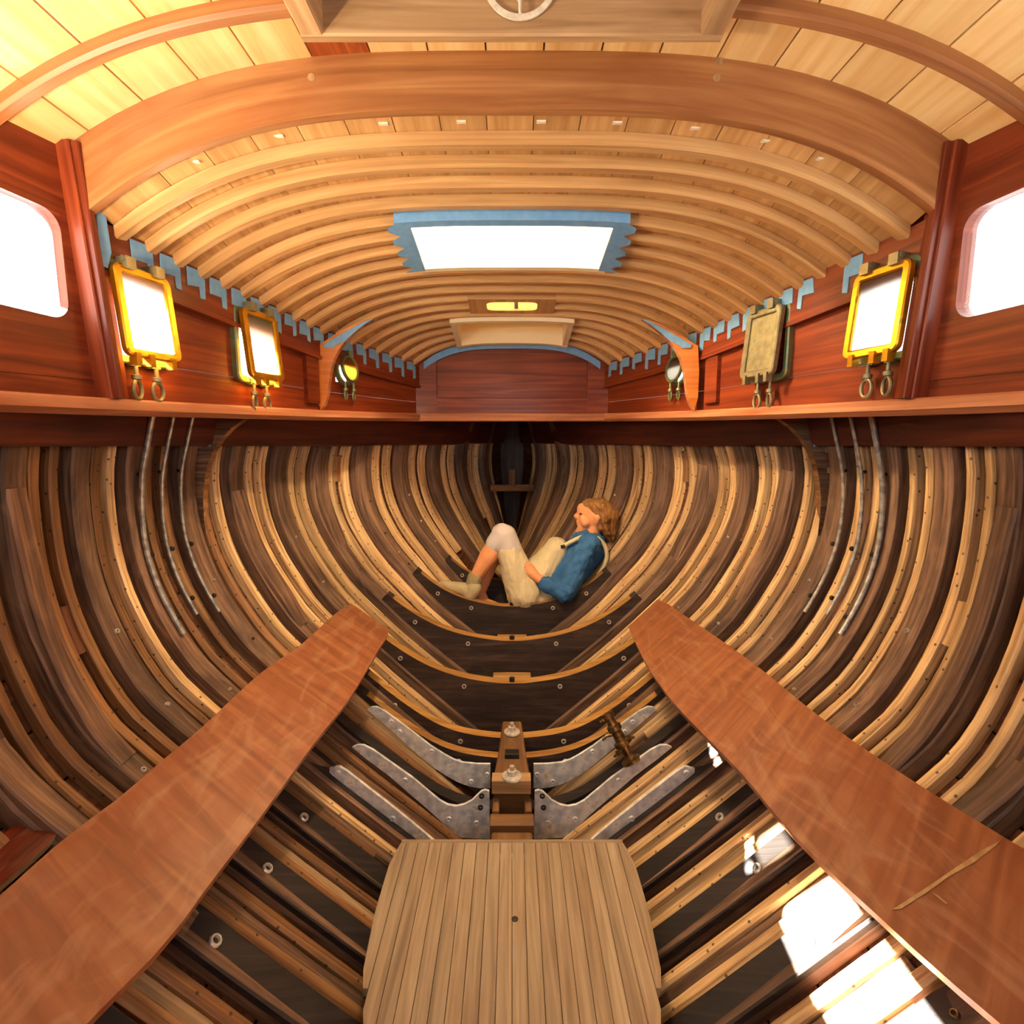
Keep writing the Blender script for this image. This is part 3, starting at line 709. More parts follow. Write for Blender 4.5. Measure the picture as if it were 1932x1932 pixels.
for Y in BEAMS:
    xe = Xc(Y) - .018; gap = None
    for o in (SKY, HATCH):
        if o[0] - .03 < Y < o[1] + .03: gap = o[2] + .03
    if SLOT[0] - .03 < Y < SLOT[1] + .03: gap = .2
    if gap is None: roof_beam(Y, -xe, xe, parent=ceil)
    else:
        roof_beam(Y, -xe, -gap, parent=ceil, n=20); roof_beam(Y, gap, xe, parent=ceil, n=20)
def skylight(name, o, h, lab, mat):
    y0, y1, hw = o; t = .028; zt = roof_c((y0 + y1) / 2) + h
    root = empty(name, (0, (y0 + y1) / 2, roof_c(y0) - .04), label=lab, cat='skylight')
    lo = .045
    for nm, x0, x1, a, b, ax in (('coaming', -hw - t, hw + t, y0 - t, y0, 0), ('coaming', -hw - t, hw + t, y1, y1 + t, 0)):
        xs = np.linspace(x0, x1, 15)
        loft(nm, [[(x, a, roof_z(x, a) - lo), (x, b, roof_z(x, b) - lo), (x, b, zt), (x, a, zt)] for x in xs], mat, root)
    for sx in (-1, 1):
        loft('coaming', [[(sx * hw, y, roof_z(hw, y) - lo), (sx * (hw + t), y, roof_z(hw, y) - lo), (sx * (hw + t), y, zt), (sx * hw, y, zt)] for y in (y0 + .0, y1 - .0)], mat, root)
    return root, zt
sk1, zt1 = skylight('skylight', SKY, .22, 'large bright roof skylight with taped edges', 'hatch_white')
sk2, zt2 = skylight('skylight', HATCH, .15, 'small bright roof hatch close to the cabin front wall', 'hatch_white')
for root, o, zt_, m_ in ((sk1, SKY, zt1, 'diffuser_pale'), (sk2, HATCH, zt2, 'diffuser_dim')):
    box('diffuser_pane', -o[2] - .03, o[2] + .03, o[0] - .03, o[1] + .03, zt_, zt_ + .006, m_, root, axis=0, ch=.001)  # unseen panes added to dim and soften the light through both openings
# mast slot with its pad
y0, y1, hw = SLOT; ym = (y0 + y1) / 2; hy = (y1 - y0) / 2
pad_o = [(-.2, y0 - .03), (.2, y0 - .03), (.2, y1 + .03), (-.2, y1 + .03)]
def slot_pt(t):
    c, s = math.cos(t), math.sin(t); q = 5
    return (.118 * math.copysign(abs(c) ** (2 / q), c), ym + .048 * math.copysign(abs(s) ** (2 / q), s))
def rect_pt(t):
    c, s = math.cos(t), math.sin(t); k = max(abs(c) / 1, abs(s) / 1)
    return (.2 * c / k, ym + (hy + .03) * s / k)
N = 48; V = []; Fc = []
for fn, dz in ((slot_pt, -.028), (rect_pt, -.028), (rect_pt, .004), (slot_pt, .03)):
    for k in range(N):
        x, y = fn(2 * math.pi * k / N); V.append((x, y, roof_c(y) + dz))
for a in range(4):
    b = (a + 1) % 4
    for k in range(N): Fc.append((a * N + k, a * N + (k + 1) % N, b * N + (k + 1) % N, b * N + k))
pad = mk('mast_partner', V, Fc, 'beam_ash', label='wooden mast partner pad with a narrow bright slot', cat='mast partner', sharp=30)
finish(tube('iron_bar', [(.02, ym + .03, roof_c(ym) - .03), (.02, ym + .02, roof_c(ym) + .12)], .009, 'iron_black'), 'short black iron bar standing in the mast slot', 'bar')

finish(box('slot_sun_stop', -.36, .30, 2.47, 2.68, roof_c(2.47) + .075, roof_c(2.47) + .08, 'diffuser_pale', axis=0, ch=.001), 'added pale pane over the mast slot keeping the sun out', 'cover')  # pane added above the slot to stop a stray sun patch
# ------------------------------------------------------------------ wheelhouse around the viewer
YB = -.85
def ph_z(X, Y=0): return .943 - .235 * (min(abs(X), 1.18) / 1.137) ** 3.3
PH = {}
WIN = (-.55, 1.39, .305, .56)
for sd, sn in SIDES:
    def wpiece(name, ya, yb, zlo, zhi, parent, x0=0, x1=.035, mat='mahogany', n=10, **kw):
        rings = []
        for y in np.linspace(ya, yb, n):
            xx = Xc(y) + .003; a = zlo; b = zhi if zhi is not None else ph_z(xx) + .03
            rings.append([(sd * (xx + x0), y, a), (sd * (xx + x1), y, a), (sd * (xx + x1), y, b), (sd * (xx + x0), y, b)])
        return loft(name, rings, mat, parent, **kw)
    w0 = wpiece('wall_wheelhouse_' + sn, YB, 1.455, .10, WIN[2], None, kind='structure', label='mahogany wheelhouse side with a large bright window on the %s' % sn)
    wpiece('window_head', YB, 1.455, WIN[3], None, w0)
    wpiece('window_post', WIN[1], 1.455, WIN[2], WIN[3], w0, n=3)
    wpiece('window_post', YB, WIN[0], WIN[2], WIN[3], w0, n=5)
    # raked corner post and inner bead
    lo = Vector((sd * (Xc(1.5) - .002), 1.475, Hc(1.47))); hi = Vector((sd * (Xc(1.43) - .0), 1.433, .735))
    bar('corner_post', lo, hi, .07, .05, (1, 0, 0), 'mahogany', w0)
    bar('corner_bead', lo + Vector((-sd * .03, -.015, 0)), hi + Vector((-sd * .03, -.015, 0)), .022, .022, (1, 0, 0), 'mahogany', w0)
    PH[sd] = w0
    for zc_, sg in ((WIN[2], 1), (WIN[3], -1)):
        R_ = .045; pts = [(WIN[1], zc_)] + [(WIN[1] - R_ + R_ * math.sin(a), zc_ + sg * (R_ - R_ * math.cos(a))) for a in np.linspace(0, math.pi / 2, 8)]
        plate('corner_fillet', [(sd * (Xc(y) + .003), y, z) for y, z in pts], (sd * .034, 0, 0), 'mahogany', w0, smooth=False)
    wi = wpiece('window_%d' % (1 if sd < 0 else 2), WIN[0], WIN[1], WIN[2], WIN[3], None, x0=.02, x1=.024, mat='glass_clear', kind='structure', label='large bright wheelhouse window on the %s' % sn)
ceil2 = bpy.data.objects.new('ceiling_wheelhouse', None); COL.objects.link(ceil2); WLOC[ceil2] = Vector((0, 0, 0)); finish(ceil2, 'pale yellow planked wheelhouse roof', kind='structure')
HT = (.45, 1.262, .405)
b0 = .077
edges = [b0 + .1405 * k for k in range(-9, 9)]; edges = [-1.2] + [e for e in edges if abs(e) < 1.16] + [1.2]
for a, b in zip(edges[:-1], edges[1:]):
    a += .0022; b -= .0022
    xs = sorted(set([a, b] + [v for v in (-HT[2], HT[2]) if a < v < b])); cells = []
    for x0, x1 in zip(xs[:-1], xs[1:]):
        if abs((x0 + x1) / 2) < HT[2]: cells += [(x0, x1, YB, HT[0]), (x0, x1, HT[1], 1.46)]
        else: cells.append((x0, x1, YB, 1.46))
    red = a < -.42 and b > -.42
    patch('plank', cells, .022, ph_z, 'cedar_red' if red else 'pine_pale', ceil2)
# backing above the planks so the seams stay dark
V = []; Fc = []; xs = [x for x in np.linspace(-1.19, 1.19, 41)]
def cover(name, y0, y1, xs, zfun, dz, mat, parent):
    V = [(x, y, zfun(x, y) + dz) for y in np.linspace(y0, y1, 8) for x in xs]; m = len(xs)
    return mk(name, V, [(i * m + j, i * m + j + 1, (i + 1) * m + j + 1, (i + 1) * m + j) for i in range(7) for j in range(m - 1)], mat, parent)
for x0, x1, y0, y1 in ((-1.2, -HT[2], YB, 1.46), (HT[2], 1.2, YB, 1.46), (-HT[2], HT[2], YB, HT[0]), (-HT[2], HT[2], HT[1], 1.46)):
    cover('roof_skin', y0, y1, np.linspace(x0, x1, 16), ph_z, .025, 'cedar_red', ceil2)
for x0, x1, y0, y1 in ((-1.1, -SKY[2], 1.44, YF), (SKY[2], 1.1, 1.44, YF), (-SKY[2], SKY[2], 1.44, SKY[0]), (-SKY[2], SKY[2], SKY[1], SLOT[0]), (-SKY[2], -SLOT[2], SLOT[0], SLOT[1]), (SLOT[2], SKY[2], SLOT[0], SLOT[1]),
                       (-SKY[2], SKY[2], SLOT[1], HATCH[0]), (-SKY[2], -HATCH[2], HATCH[0], HATCH[1]), (HATCH[2], SKY[2], HATCH[0], HATCH[1]), (-SKY[2], SKY[2], HATCH[1], YF)):
    cover('roof_skin', y0, y1, np.linspace(x0, x1, 14), roof_z, .023, 'cedar_red', ceil)
# wheelhouse beams
for Y in (1.25, .36, -.1, -.55):
    if Y < HT[1] + .02 and Y > HT[0]:
        for s0, s1 in ((-1.14, -HT[2] - .05), (HT[2] + .05, 1.14)): roof_beam(Y, s0, s1, w=.036, d=.03, parent=ceil2, mat='mahogany_pale', zf=ph_z, n=22)
    else: roof_beam(Y, -1.14, 1.14, w=.036, d=.03, parent=ceil2, mat='mahogany_pale', zf=ph_z)
# arched header where the wheelhouse roof steps down
xs = np.linspace(-1.10, 1.10, 45); rings = []
def hdr_lo(x): return .812 - .25 * (min(abs(x), 1.12) / 1.09) ** 3.3
for x in xs: rings.append([(x, 1.42, hdr_lo(x)), (x, 1.445, hdr_lo(x)), (x, 1.445, ph_z(x) + .02), (x, 1.42, ph_z(x) + .02)])
hd = loft('trim_1', rings, 'mahogany_pale', kind='structure', label='broad arched mahogany header beam across the cabin')
for x in (-.49, .50, .505):
    lathe('plug', (x, 1.4205, ph_z(x) - (.045 if x != .505 else .006)), (0, -1, 0), [(0, .009), (.0015, .009), (.0017, .007)], 'weathered', hd, n=14)
for x in (-.82, -.60, -.33, -.13, .075, .27, .47, .655, .80):
    Yp = 1.472; box('screw', x - .012, x + .012, Yp, Yp + .012, roof_z(x, Yp) - .003, roof_z(x, Yp) + .001, 'white_enamel', hd, axis=0)
# wheelhouse hatch coaming
hc = empty('hatch_coaming', (0, .85, .86), label='weathered wooden hatch coaming in the wheelhouse roof', cat='hatch')
t = .05; zl = .868; zh = 1.10
box('front_board', -HT[2] - t, HT[2] + t, HT[1], HT[1] + .025, zl, zh, 'weathered', hc, axis=0)
box('back_board', -HT[2] - t, HT[2] + t, HT[0] - .025, HT[0], zl, zh, 'weathered', hc, axis=0)
for sx in (-1, 1):
    x0, x1 = sorted((sx * HT[2], sx * (HT[2] + t))); box('side_board', x0, x1, HT[0], HT[1], zl, zh, 'weathered', hc, axis=1)
# quadrant latch on the front board
ql = empty('quadrant_latch', (.017, 1.255, .91), label='pale ring-shaped latch with a pin on the hatch coaming', cat='latch')
N = 40; V = []; Fc = []
for r, y in ((.080, 1.2585), (.080, 1.2545), (.068, 1.2545), (.068, 1.2585)):
    for k in range(N): V.append((.017 + r * math.cos(2 * math.pi * k / N), y, .972 + r * math.sin(2 * math.pi * k / N)))
for a in range(4):
    for k in range(N): Fc.append((a * N + k, a * N + (k + 1) % N, ((a + 1) % 4) * N + (k + 1) % N, ((a + 1) % 4) * N + k))
mk('ring', V, Fc, 'white_enamel', ql)
lathe('pin', (.017, 1.248, 1.0), (0, 0, -1), [(0, .004), (.052, .004), (.053, .011), (.066, .012), (.074, .008), (.075, .004), (.1, .003)], 'white_enamel', ql)

# wheelhouse back wall with an open companionway
bw = box('wall_wheelhouse_back', -1.12, -.42, YB - .03, YB, .08, .80, 'mahogany', axis=2, kind='structure', label='mahogany wheelhouse back wall with an open doorway')
box('door_side_panel', .42, 1.12, YB - .03, YB, .08, .80, 'mahogany', bw, axis=2)
xs = np.linspace(-1.15, 1.15, 31)
loft('door_head', [[(x, YB - .03, .70), (x, YB, .70), (x, YB, max(ph_z(x), .70) + .03), (x, YB - .03, max(ph_z(x), .70) + .03)] for x in xs], 'mahogany', bw)
# unseen lid added over the wheelhouse hatch, keeps the sun off its boards
for k in range(7):
    w = (2 * HT[2] + 2 * t) / 7; x0 = -HT[2] - t + k * w
    box('lid_plank', x0 + .001, x0 + w - .001, HT[0] - .03, HT[1] + .03, zh, zh + .02, 'weathered', hc, axis=1)

# ------------------------------------------------------------------ portlights
def wall_frame(sd, Y, Z):
    d = (Xc(Y + .05) - Xc(Y - .05)) / .1; tt = Vector((sd * d, 1, 0)).normalized()
    n = Vector((-sd * tt.y, sd * tt.x, 0)); O = Vector((sd * Xc(Y), Y, Z))
    return lambda a, b, c: O + n * a + tt * b + Vector((0, 0, c))
def rrect(hw, hh, r, k=5):
    out = []
    for cx, cy, a0 in ((hw - r, hh - r, 0), (-hw + r, hh - r, 90), (-hw + r, -hh + r, 180), (hw - r, -hh + r, 270)):
        for i in range(k): a = math.radians(a0 + 90 * i / (k - 1)); out.append((cx + r * math.cos(a), cy + r * math.sin(a)))
    return out
def ring_frame(name, M, po, pi_, a0, a1, mat, parent, ch=.004, tilt=0.0):
    N = len(po); V = []
    for P, a in ((po, a0), (po, a1 - ch), ([(x * .96, y * .97) for x, y in po], a1), ([(x * 1.05, y * 1.04) for x, y in pi_], a1), (pi_, a1 - ch), (pi_, a0)):
        for b, c in P: V.append(M(a - tilt * c, b, c))
    K = 6
    Fc = [(q * N + k, q * N + (k + 1) % N, ((q + 1) % K) * N + (k + 1) % N, ((q + 1) % K) * N + k) for q in range(K) for k in range(N)]
    return mk(name, V, Fc, mat, parent)
def pane(name, M, P, a, mat, parent, tilt=0.0, th=.004):
    V = [M(a - tilt * c, b, c) for b, c in P] + [M(a - th - tilt * c, b, c) for b, c in P]; N = len(P)
    Fc = [tuple(range(N)), tuple(range(2 * N - 1, N - 1, -1))] + [(k, (k + 1) % N, N + (k + 1) % N, N + k) for k in range(N)]
    return mk(name, V, Fc, mat, parent, smooth=False)
def lbox(name, M, a0, a1, b0, b1, c0, c1, mat, parent):
    V = [M(a, b, c) for a in (a0, a1) for b in (b0, b1) for c in (c0, c1)]
    return mk(name, V, [(0, 1, 3, 2), (4, 6, 7, 5), (0, 4, 5, 1), (2, 3, 7, 6), (0, 2, 6, 4), (1, 5, 7, 3)], mat, parent, smooth=False)
def portlight(sd, Y, Z, lab, lidmat, basemat, glass, dogmat):
    M = wall_frame(sd, Y, Z)
    root = empty('portlight', M(0, 0, -.125), label=lab, cat='portlight', group='hinged rectangular portlights')
    ring_frame('base_frame', M, rrect(.100, .137, .03), rrect(.080, .114, .018), -.002, .024, basemat, root)
    lid = ring_frame('lid_frame', M, rrect(.088, .122, .022), rrect(.066, .098, .006), .042, .062, lidmat, root, tilt=.10)
    pane('glass', M, rrect(.068, .10, .006), .052, glass, lid, tilt=.10)
    for b in (-.045, .045):
        lbox('hinge_lug', M, .0, .062, b - .014, b + .014, .112, .142, dogmat, root)
        p, q = M(.05, b - .018, .135), M(.05, b + .018, .135); tube('hinge_pin', [p, q], .008, dogmat, root)
    for b in (-.062, -.02, .05):
        lbox('lid_lug', M, .055, .08, b - .008, b + .008, -.145, -.112, lidmat, root)
    for b in (-.03, .035):
        lbox('dog_lug', M, .004, .03, b - .014, b + .014, -.142, -.115, basemat, root)
        dog = lathe('dog', M(.028, b, -.135), (0, 0, -1), [(0, .006), (.03, .006), (.032, .013), (.043, .013), (.045, .006), (.05, .006)], dogmat, root)
        torus('ring', M(.028, b, -.135 - .072), M(1, .35 if b < 0 else .1, 0) - M(0, 0, 0), .019, .0055, dogmat, dog, sx=1.35, updir=(0, 0, 1))
    return root
portlight(-1, 1.565, .355, 'brass-lit open portlight nearest the left window, blazing white', 'brass', 'bronze_green', 'glass_frosted', 'bronze_dull')
portlight(-1, 2.02, .352, 'smaller-looking green bronze portlight further along the left cabin side', 'brass', 'bronze_green', 'glass_milk', 'bronze_dull')
portlight(1, 1.565, .365, 'golden open portlight nearest the right window, blazing white', 'brass', 'bronze_green', 'glass_frosted', 'bronze_dull')
portlight(1, 2.02, .362, 'dull grey-green portlight with a dark pane on the right cabin side', 'bronze_dull', 'bronze_green', 'bronze_dull', 'bronze_dull')
for sd, sn in SIDES:
    M = wall_frame(sd, 2.57, .343); root = empty('round_portlight', M(0, 0, -.06), label='small round %s portlight beyond the %s knee' % ('glowing yellow' if sd < 0 else 'dim grey', sn), cat='portlight', group='round portlights')
    C = [(math.cos(2 * math.pi * k / 28), math.sin(2 * math.pi * k / 28)) for k in range(28)]
    ring_frame('base_frame', M, [(.068 * a, .076 * b) for a, b in C], [(.052 * a, .059 * b) for a, b in C], -.002, .02, 'bronze_green', root)
    ring_frame('lid_frame', M, [(.056 * a, .063 * b) for a, b in C], [(.046 * a, .052 * b) for a, b in C], .03, .045, 'bronze_green', root, tilt=.15)
    pane('glass', M, [(.048 * a, .054 * b) for a, b in C], .038, 'glass_yellow' if sd < 0 else 'glass_milk', root, tilt=.15)
    lbox('hinge_lug', M, 0, .045, -.012, .012, .06, .082, 'bronze_green', root)
    for b in (-.028, .03):
        dog = lathe('dog', M(.03, b, -.06), (0, 0, -1), [(0, .006), (.028, .006), (.03, .012), (.04, .012), (.045, .006)], 'bronze_green', root)
        torus('ring', M(.03, b, -.122), M(1, .3, 0) - M(0, 0, 0), .015, .005, 'bronze_green', dog, sx=1.3, updir=(0, 0, 1))

# ------------------------------------------------------------------ knees
KN = [(605,774),(612,764),(618,745),(621,720),(624,698),(630,677),(639,660),(650,645),(666,629),(686,613),(703,602),(690,604),(668,612),(640,626),(618,640),(606,648),(598,652),(596,700),(598,750)]
HK = [(1450,784),(1472,791),(1496,808),(1515,828),(1530,850),(1540,875),(1546,905),(1549,940),(1547,980),(1543,1010),(1552,1012),(1566,985),(1578,940),(1584,900),(1586,850),(1584,800),(1560,786),(1500,782)]
for sd, sn in SIDES:
    pts = [at(u if sd < 0 else 1915 - u, v, 2.40) for u, v in KN]
    o = plate('cabin_knee', pts, (0, .03, 0), 'mahogany_lit', edge='carlin_wood', smooth=False)  # orange tone: the light on the knee's face, put into the colour
    finish(o, 'orange curved wooden knee under the cabin roof on the %s' % sn, 'knee', 'curved knees')
    fac = wall_frame(sd, 2.355, .30)
    lbox('knee_pad', fac, 0, .02, -.045, .04, -.13, .12, 'mahogany', CAB[sd])
    pts = [at(u if sd > 0 else 1932 - u, v, 2.12) for u, v in HK]
    o = plate('hanging_knee', pts, (0, .035, 0), 'frame_brown', edge='rib_brown', smooth=False)
    finish(o, 'brown hanging knee under the %s side deck' % sn, 'knee', 'curved knees')

# ------------------------------------------------------------------ blue masking tape
def tape_on_wall(sd, poly, lab, a=.0235):
    y0 = poly[0][0]
    M = lambda y, z: Vector((sd * (Xc(y) - a), y, z))
    o = plate('masking_tape', [M(y, z) for y, z in poly], (-sd * .002, 0, 0), 'tape_blue', smooth=False)
    return finish(o, lab, 'masking tape', 'blue masking tape pieces')
for sd, sn in SIDES:
    cnt = 0
    for i in range(len(BEAMS) - 1):
        ya, yb = BEAMS[i] + .024, BEAMS[i + 1] - .022
        if sd > 0 and i in (0, 2, 17): continue
        if sd < 0 and i > 16: continue
        zt = side_z(ya) + .0; zb = side_z(ya) - random.uniform(.045, .056); tb = zb - random.uniform(.025, .045); j = lambda: random.uniform(-.004, .004)
        tape_on_wall(sd, [(ya + j(), zt), (yb, zt), (yb + .022 + j(), zt - .022), (yb + .022, tb + j()), (yb + .004, tb + j()), (yb + .002, zb + j()), (ya + j(), zb + j())],
                     'blue masking tape tab on the %s cabin side, %s from the window post' % (sn, ordinal(cnt)))
        cnt += 1
    # tape over the knee's face and over the hull knee
    KT = [(611,650),(628,640),(650,627),(672,615),(692,605),(705,602),(688,612),(668,628),(652,643),(632,652),(630,657),(612,656)]
    finish(plate('masking_tape', [at(u if sd < 0 else 1915 - u, v, 2.397) for u, v in KT], (0, -.002, 0), 'tape_blue', smooth=False), 'long blue masking tape along the top of the %s cabin knee' % sn, 'masking tape', 'blue masking tape pieces')
    HT2 = [(1533,812),(1541,815),(1542,826),(1578,830),(1578,846),(1552,845),(1550,841),(1535,843)]
    finish(plate('masking_tape', [at(u if sd > 0 else 1932 - u, v, 2.115) for u, v in HT2], (0, -.002, 0), 'tape_blue', smooth=False), 'small blue masking tape patch on the %s hanging knee below deck' % sn, 'masking tape', 'blue masking tape pieces')
# big first piece wrapping the left window post
tape_on_wall(-1, [(1.452, .60), (1.476, .585), (1.482, .50), (1.468, .455), (1.450, .46)], 'large blue masking tape patch at the top of the left window post', a=.034)
# around the large skylight
ya, yb, hw = SKY
def zsk(x, y): return roof_z(x, y) - .0475
V = []; xs = np.linspace(-.385, .385, 13)
for y in (ya - .033, ya + .002):
    for x in xs: V.append((x, y, zsk(x, y)))
for x in xs: V.append((x, ya - .033, zsk(x, ya) + .05))
m = len(xs); Fc = [(i, i + 1, m + i + 1, m + i) for i in range(m - 1)] + [(2 * m + i, 2 * m + i + 1, i + 1, i) for i in range(m - 1)]
finish(mk('masking_tape', V, Fc, 'tape_blue', smooth=False), 'long blue masking tape along the near edge of the large skylight', 'masking tape', 'blue masking tape pieces')
for sd, sn in SIDES:
    ys = np.linspace(ya - .03, yb + .01, 14); P = []
    outer = [.40 + (.012 if k % 3 else -.02) for k in range(14)]
    pts = [(sd * .337, y) for y in ys] + [(sd * o, y) for o, y in zip(outer[::-1], ys[::-1])]
    V = [(x, y, zsk(x, y) + .0) for x, y in pts]; n = 14
    Fc = [(i, i + 1, 2 * n - 2 - i, 2 * n - 1 - i) for i in range(n - 1)]
    finish(mk('masking_tape', V, Fc, 'tape_blue', smooth=False), 'ragged blue masking tape along the %s side of the large skylight' % sn, 'masking tape', 'blue masking tape pieces')
xs = np.linspace(-.5, .5, 41); V = [(x, YF - .018, roof_z(x, YF) - d) for d in (.055, .015) for x in xs]; m = len(xs)
finish(mk('masking_tape', V, [(i, i + 1, m + i + 1, m + i) for i in range(m - 1)], 'tape_blue', smooth=False), 'blue masking tape arching along the top of the front wall', 'masking tape', 'blue masking tape pieces')
# string hanging in the skylight
finish(tube('string', [(.10 + .075 * math.cos(a) , 2.0, .80 + .055 * math.sin(a)) for a in np.linspace(math.pi * 1.02, math.pi * 1.98, 12)], .0018, 'hatch_white'), 'loop of white string hanging in the large skylight', 'string')

# ------------------------------------------------------------------ bronze seacock
c = Vector((.435, 2.05, -1.19)); ax = Vector((.34, -.25, -.62)).normalized()
sc = empty('seacock', c + ax * .1, label='small bronze seacock valve on the right hull near the keelson', cat='valve')
lathe('body', c - ax * .09, ax, [(0, .012), (.002, .026), (.022, .026), (.024, .018), (.05, .02), (.055, .03), (.075, .03), (.08, .022), (.12, .024), (.124, .036), (.14, .036), (.145, .02), (.19, .02), (.2, .042), (.212, .042)], 'bronze_valve', sc, n=16)
for k, (d, r) in enumerate(((-.07, .024), (-.02, .03), (.035, .034), (.06, .04))):
    e = ax.orthogonal().normalized(); e.rotate(Matrix.Rotation(k * 1.9 + .6, 3, ax)); p = c + ax * d
    lathe('nut', p + e * r * .5, e, [(0, .011), (r * .8, .011), (r * .82, .006), (r * 1.3, .006)], 'bronze_valve', sc, n=6)
e = (ray(1110, 1370).normalized() - ray(1150, 1370).normalized()).normalized()
tube('handle', [c + ax * .0, c + e * .05 + ax * .01, c + e * .075 + ax * .03], [.009, .008, .006], 'bronze_valve', sc)

# forepeak: cross piece and pale patch seen in the dark of the bow
o = empty('breast_hook', (0, 3.95, -.36), label='pale cross-shaped timber deep in the dark bow', cat='timber')
box('crosspiece', -.16, .16, 3.93, 3.97, -.36, -.31, 'rib_brown', o, axis=0); box('upright', -.025, .025, 3.925, 3.965, -.31, -.2, 'rib_brown', o, axis=2)

# ------------------------------------------------------------------ the resting person
def caps_mesh(caps, n=14, k=7):
    V = []; Fc = []
    for c in caps:
        p, q, r1, r2 = Vector(c[0]), Vector(c[1]), c[2], c[3]
        sc3 = Vector(c[4]) if len(c) > 4 else None
        d = q - p; L = d.length
        d = d / L if L > 1e-6 else Vector((0, 0, 1)); a = d.orthogonal().normalized(); b = d.cross(a)
        rings = [(p - d * r1 * math.cos(t), r1 * math.sin(t)) for t in np.linspace(.12, math.pi / 2, k)] + [(q + d * r2 * math.sin(t), r2 * math.cos(t)) for t in np.linspace(0, math.pi / 2 - .12, k)]
        b0 = len(V); mid = (p + q) / 2
        for c0, r in rings:
            for j in range(n):
                w = c0 + (a * math.cos(2 * math.pi * j / n) + b * math.sin(2 * math.pi * j / n)) * r
                if sc3: w = mid + Vector([(w[i] - mid[i]) * sc3[i] for i in range(3)])
                V.append(w)
        m = len(rings)
        for i in range(m - 1):
            for j in range(n): Fc.append((b0 + i * n + j, b0 + i * n + (j + 1) % n, b0 + (i + 1) * n + (j + 1) % n, b0 + (i + 1) * n + j))
        Fc.append(tuple(b0 + j for j in range(n - 1, -1, -1))); Fc.append(tuple(b0 + (m - 1) * n + j for j in range(n)))
    return V, Fc
def blob(name, caps, vox, mat, parent, smooth=4, disp=None, **kw):
    V, Fc = caps_mesh(caps)
    o = mk(name, V, Fc, mat, parent, **kw)
    md = o.modifiers.new('r', 'REMESH'); md.mode = 'VOXEL'; md.voxel_size = vox; md.use_smooth_shade = True
    if smooth: sm = o.modifiers.new('s', 'SMOOTH'); sm.iterations = smooth; sm.factor = .5
    if disp:
        tx = bpy.data.textures.new(name, 'CLOUDS'); tx.noise_scale = disp[1]; tx.noise_depth = 2
        dm = o.modifiers.new('d', 'DISPLACE'); dm.texture = tx; dm.strength = disp[0]; dm.mid_level = .5
    dg = bpy.context.evaluated_depsgraph_get(); me = bpy.data.meshes.new_from_object(o.evaluated_get(dg)); o.modifiers.clear(); o.data = me
    me.shade_smooth()
    return o
cloth('skin', (222, 150, 104), (236, 170, 124), scale=30, bump=0.05, rough=.55)
cloth('hair_brown', (84, 50, 26), (190, 140, 84), scale=70, bump=0.5, stretch=(1, 1, .15), rough=.5)
cloth('sweater_blue', (44, 88, 140), (66, 116, 170), scale=16, bump=0.7)
cloth('overall_cream', (204, 188, 150), (224, 212, 178), scale=16, bump=0.9, stretch=(1.6, .5, .7))
cloth('leggings_lilac', (190, 182, 184), (208, 200, 200), scale=16, bump=0.3)
cloth('sock_grey', (140, 130, 98), (166, 156, 122), scale=70, bump=0.6)
cloth('shoe_suede', (158, 146, 116), (186, 172, 140), scale=30, bump=0.2)
cloth('shoe_rubber', (206, 194, 160), (222, 212, 180), scale=30, bump=0.1)
cloth('lips_red', (190, 96, 72), (200, 104, 80), scale=30, bump=0.0)
YP = 3.19
def A(u, v, dy=0.0): return at(u, v, YP + dy)
pr = empty('person', A(970, 1156), label='person in blue sweater and cream overalls reclining with bent knees in the hull', cat='person')
N_, F_ = -.09, .10
head_c = A(1117, 974)
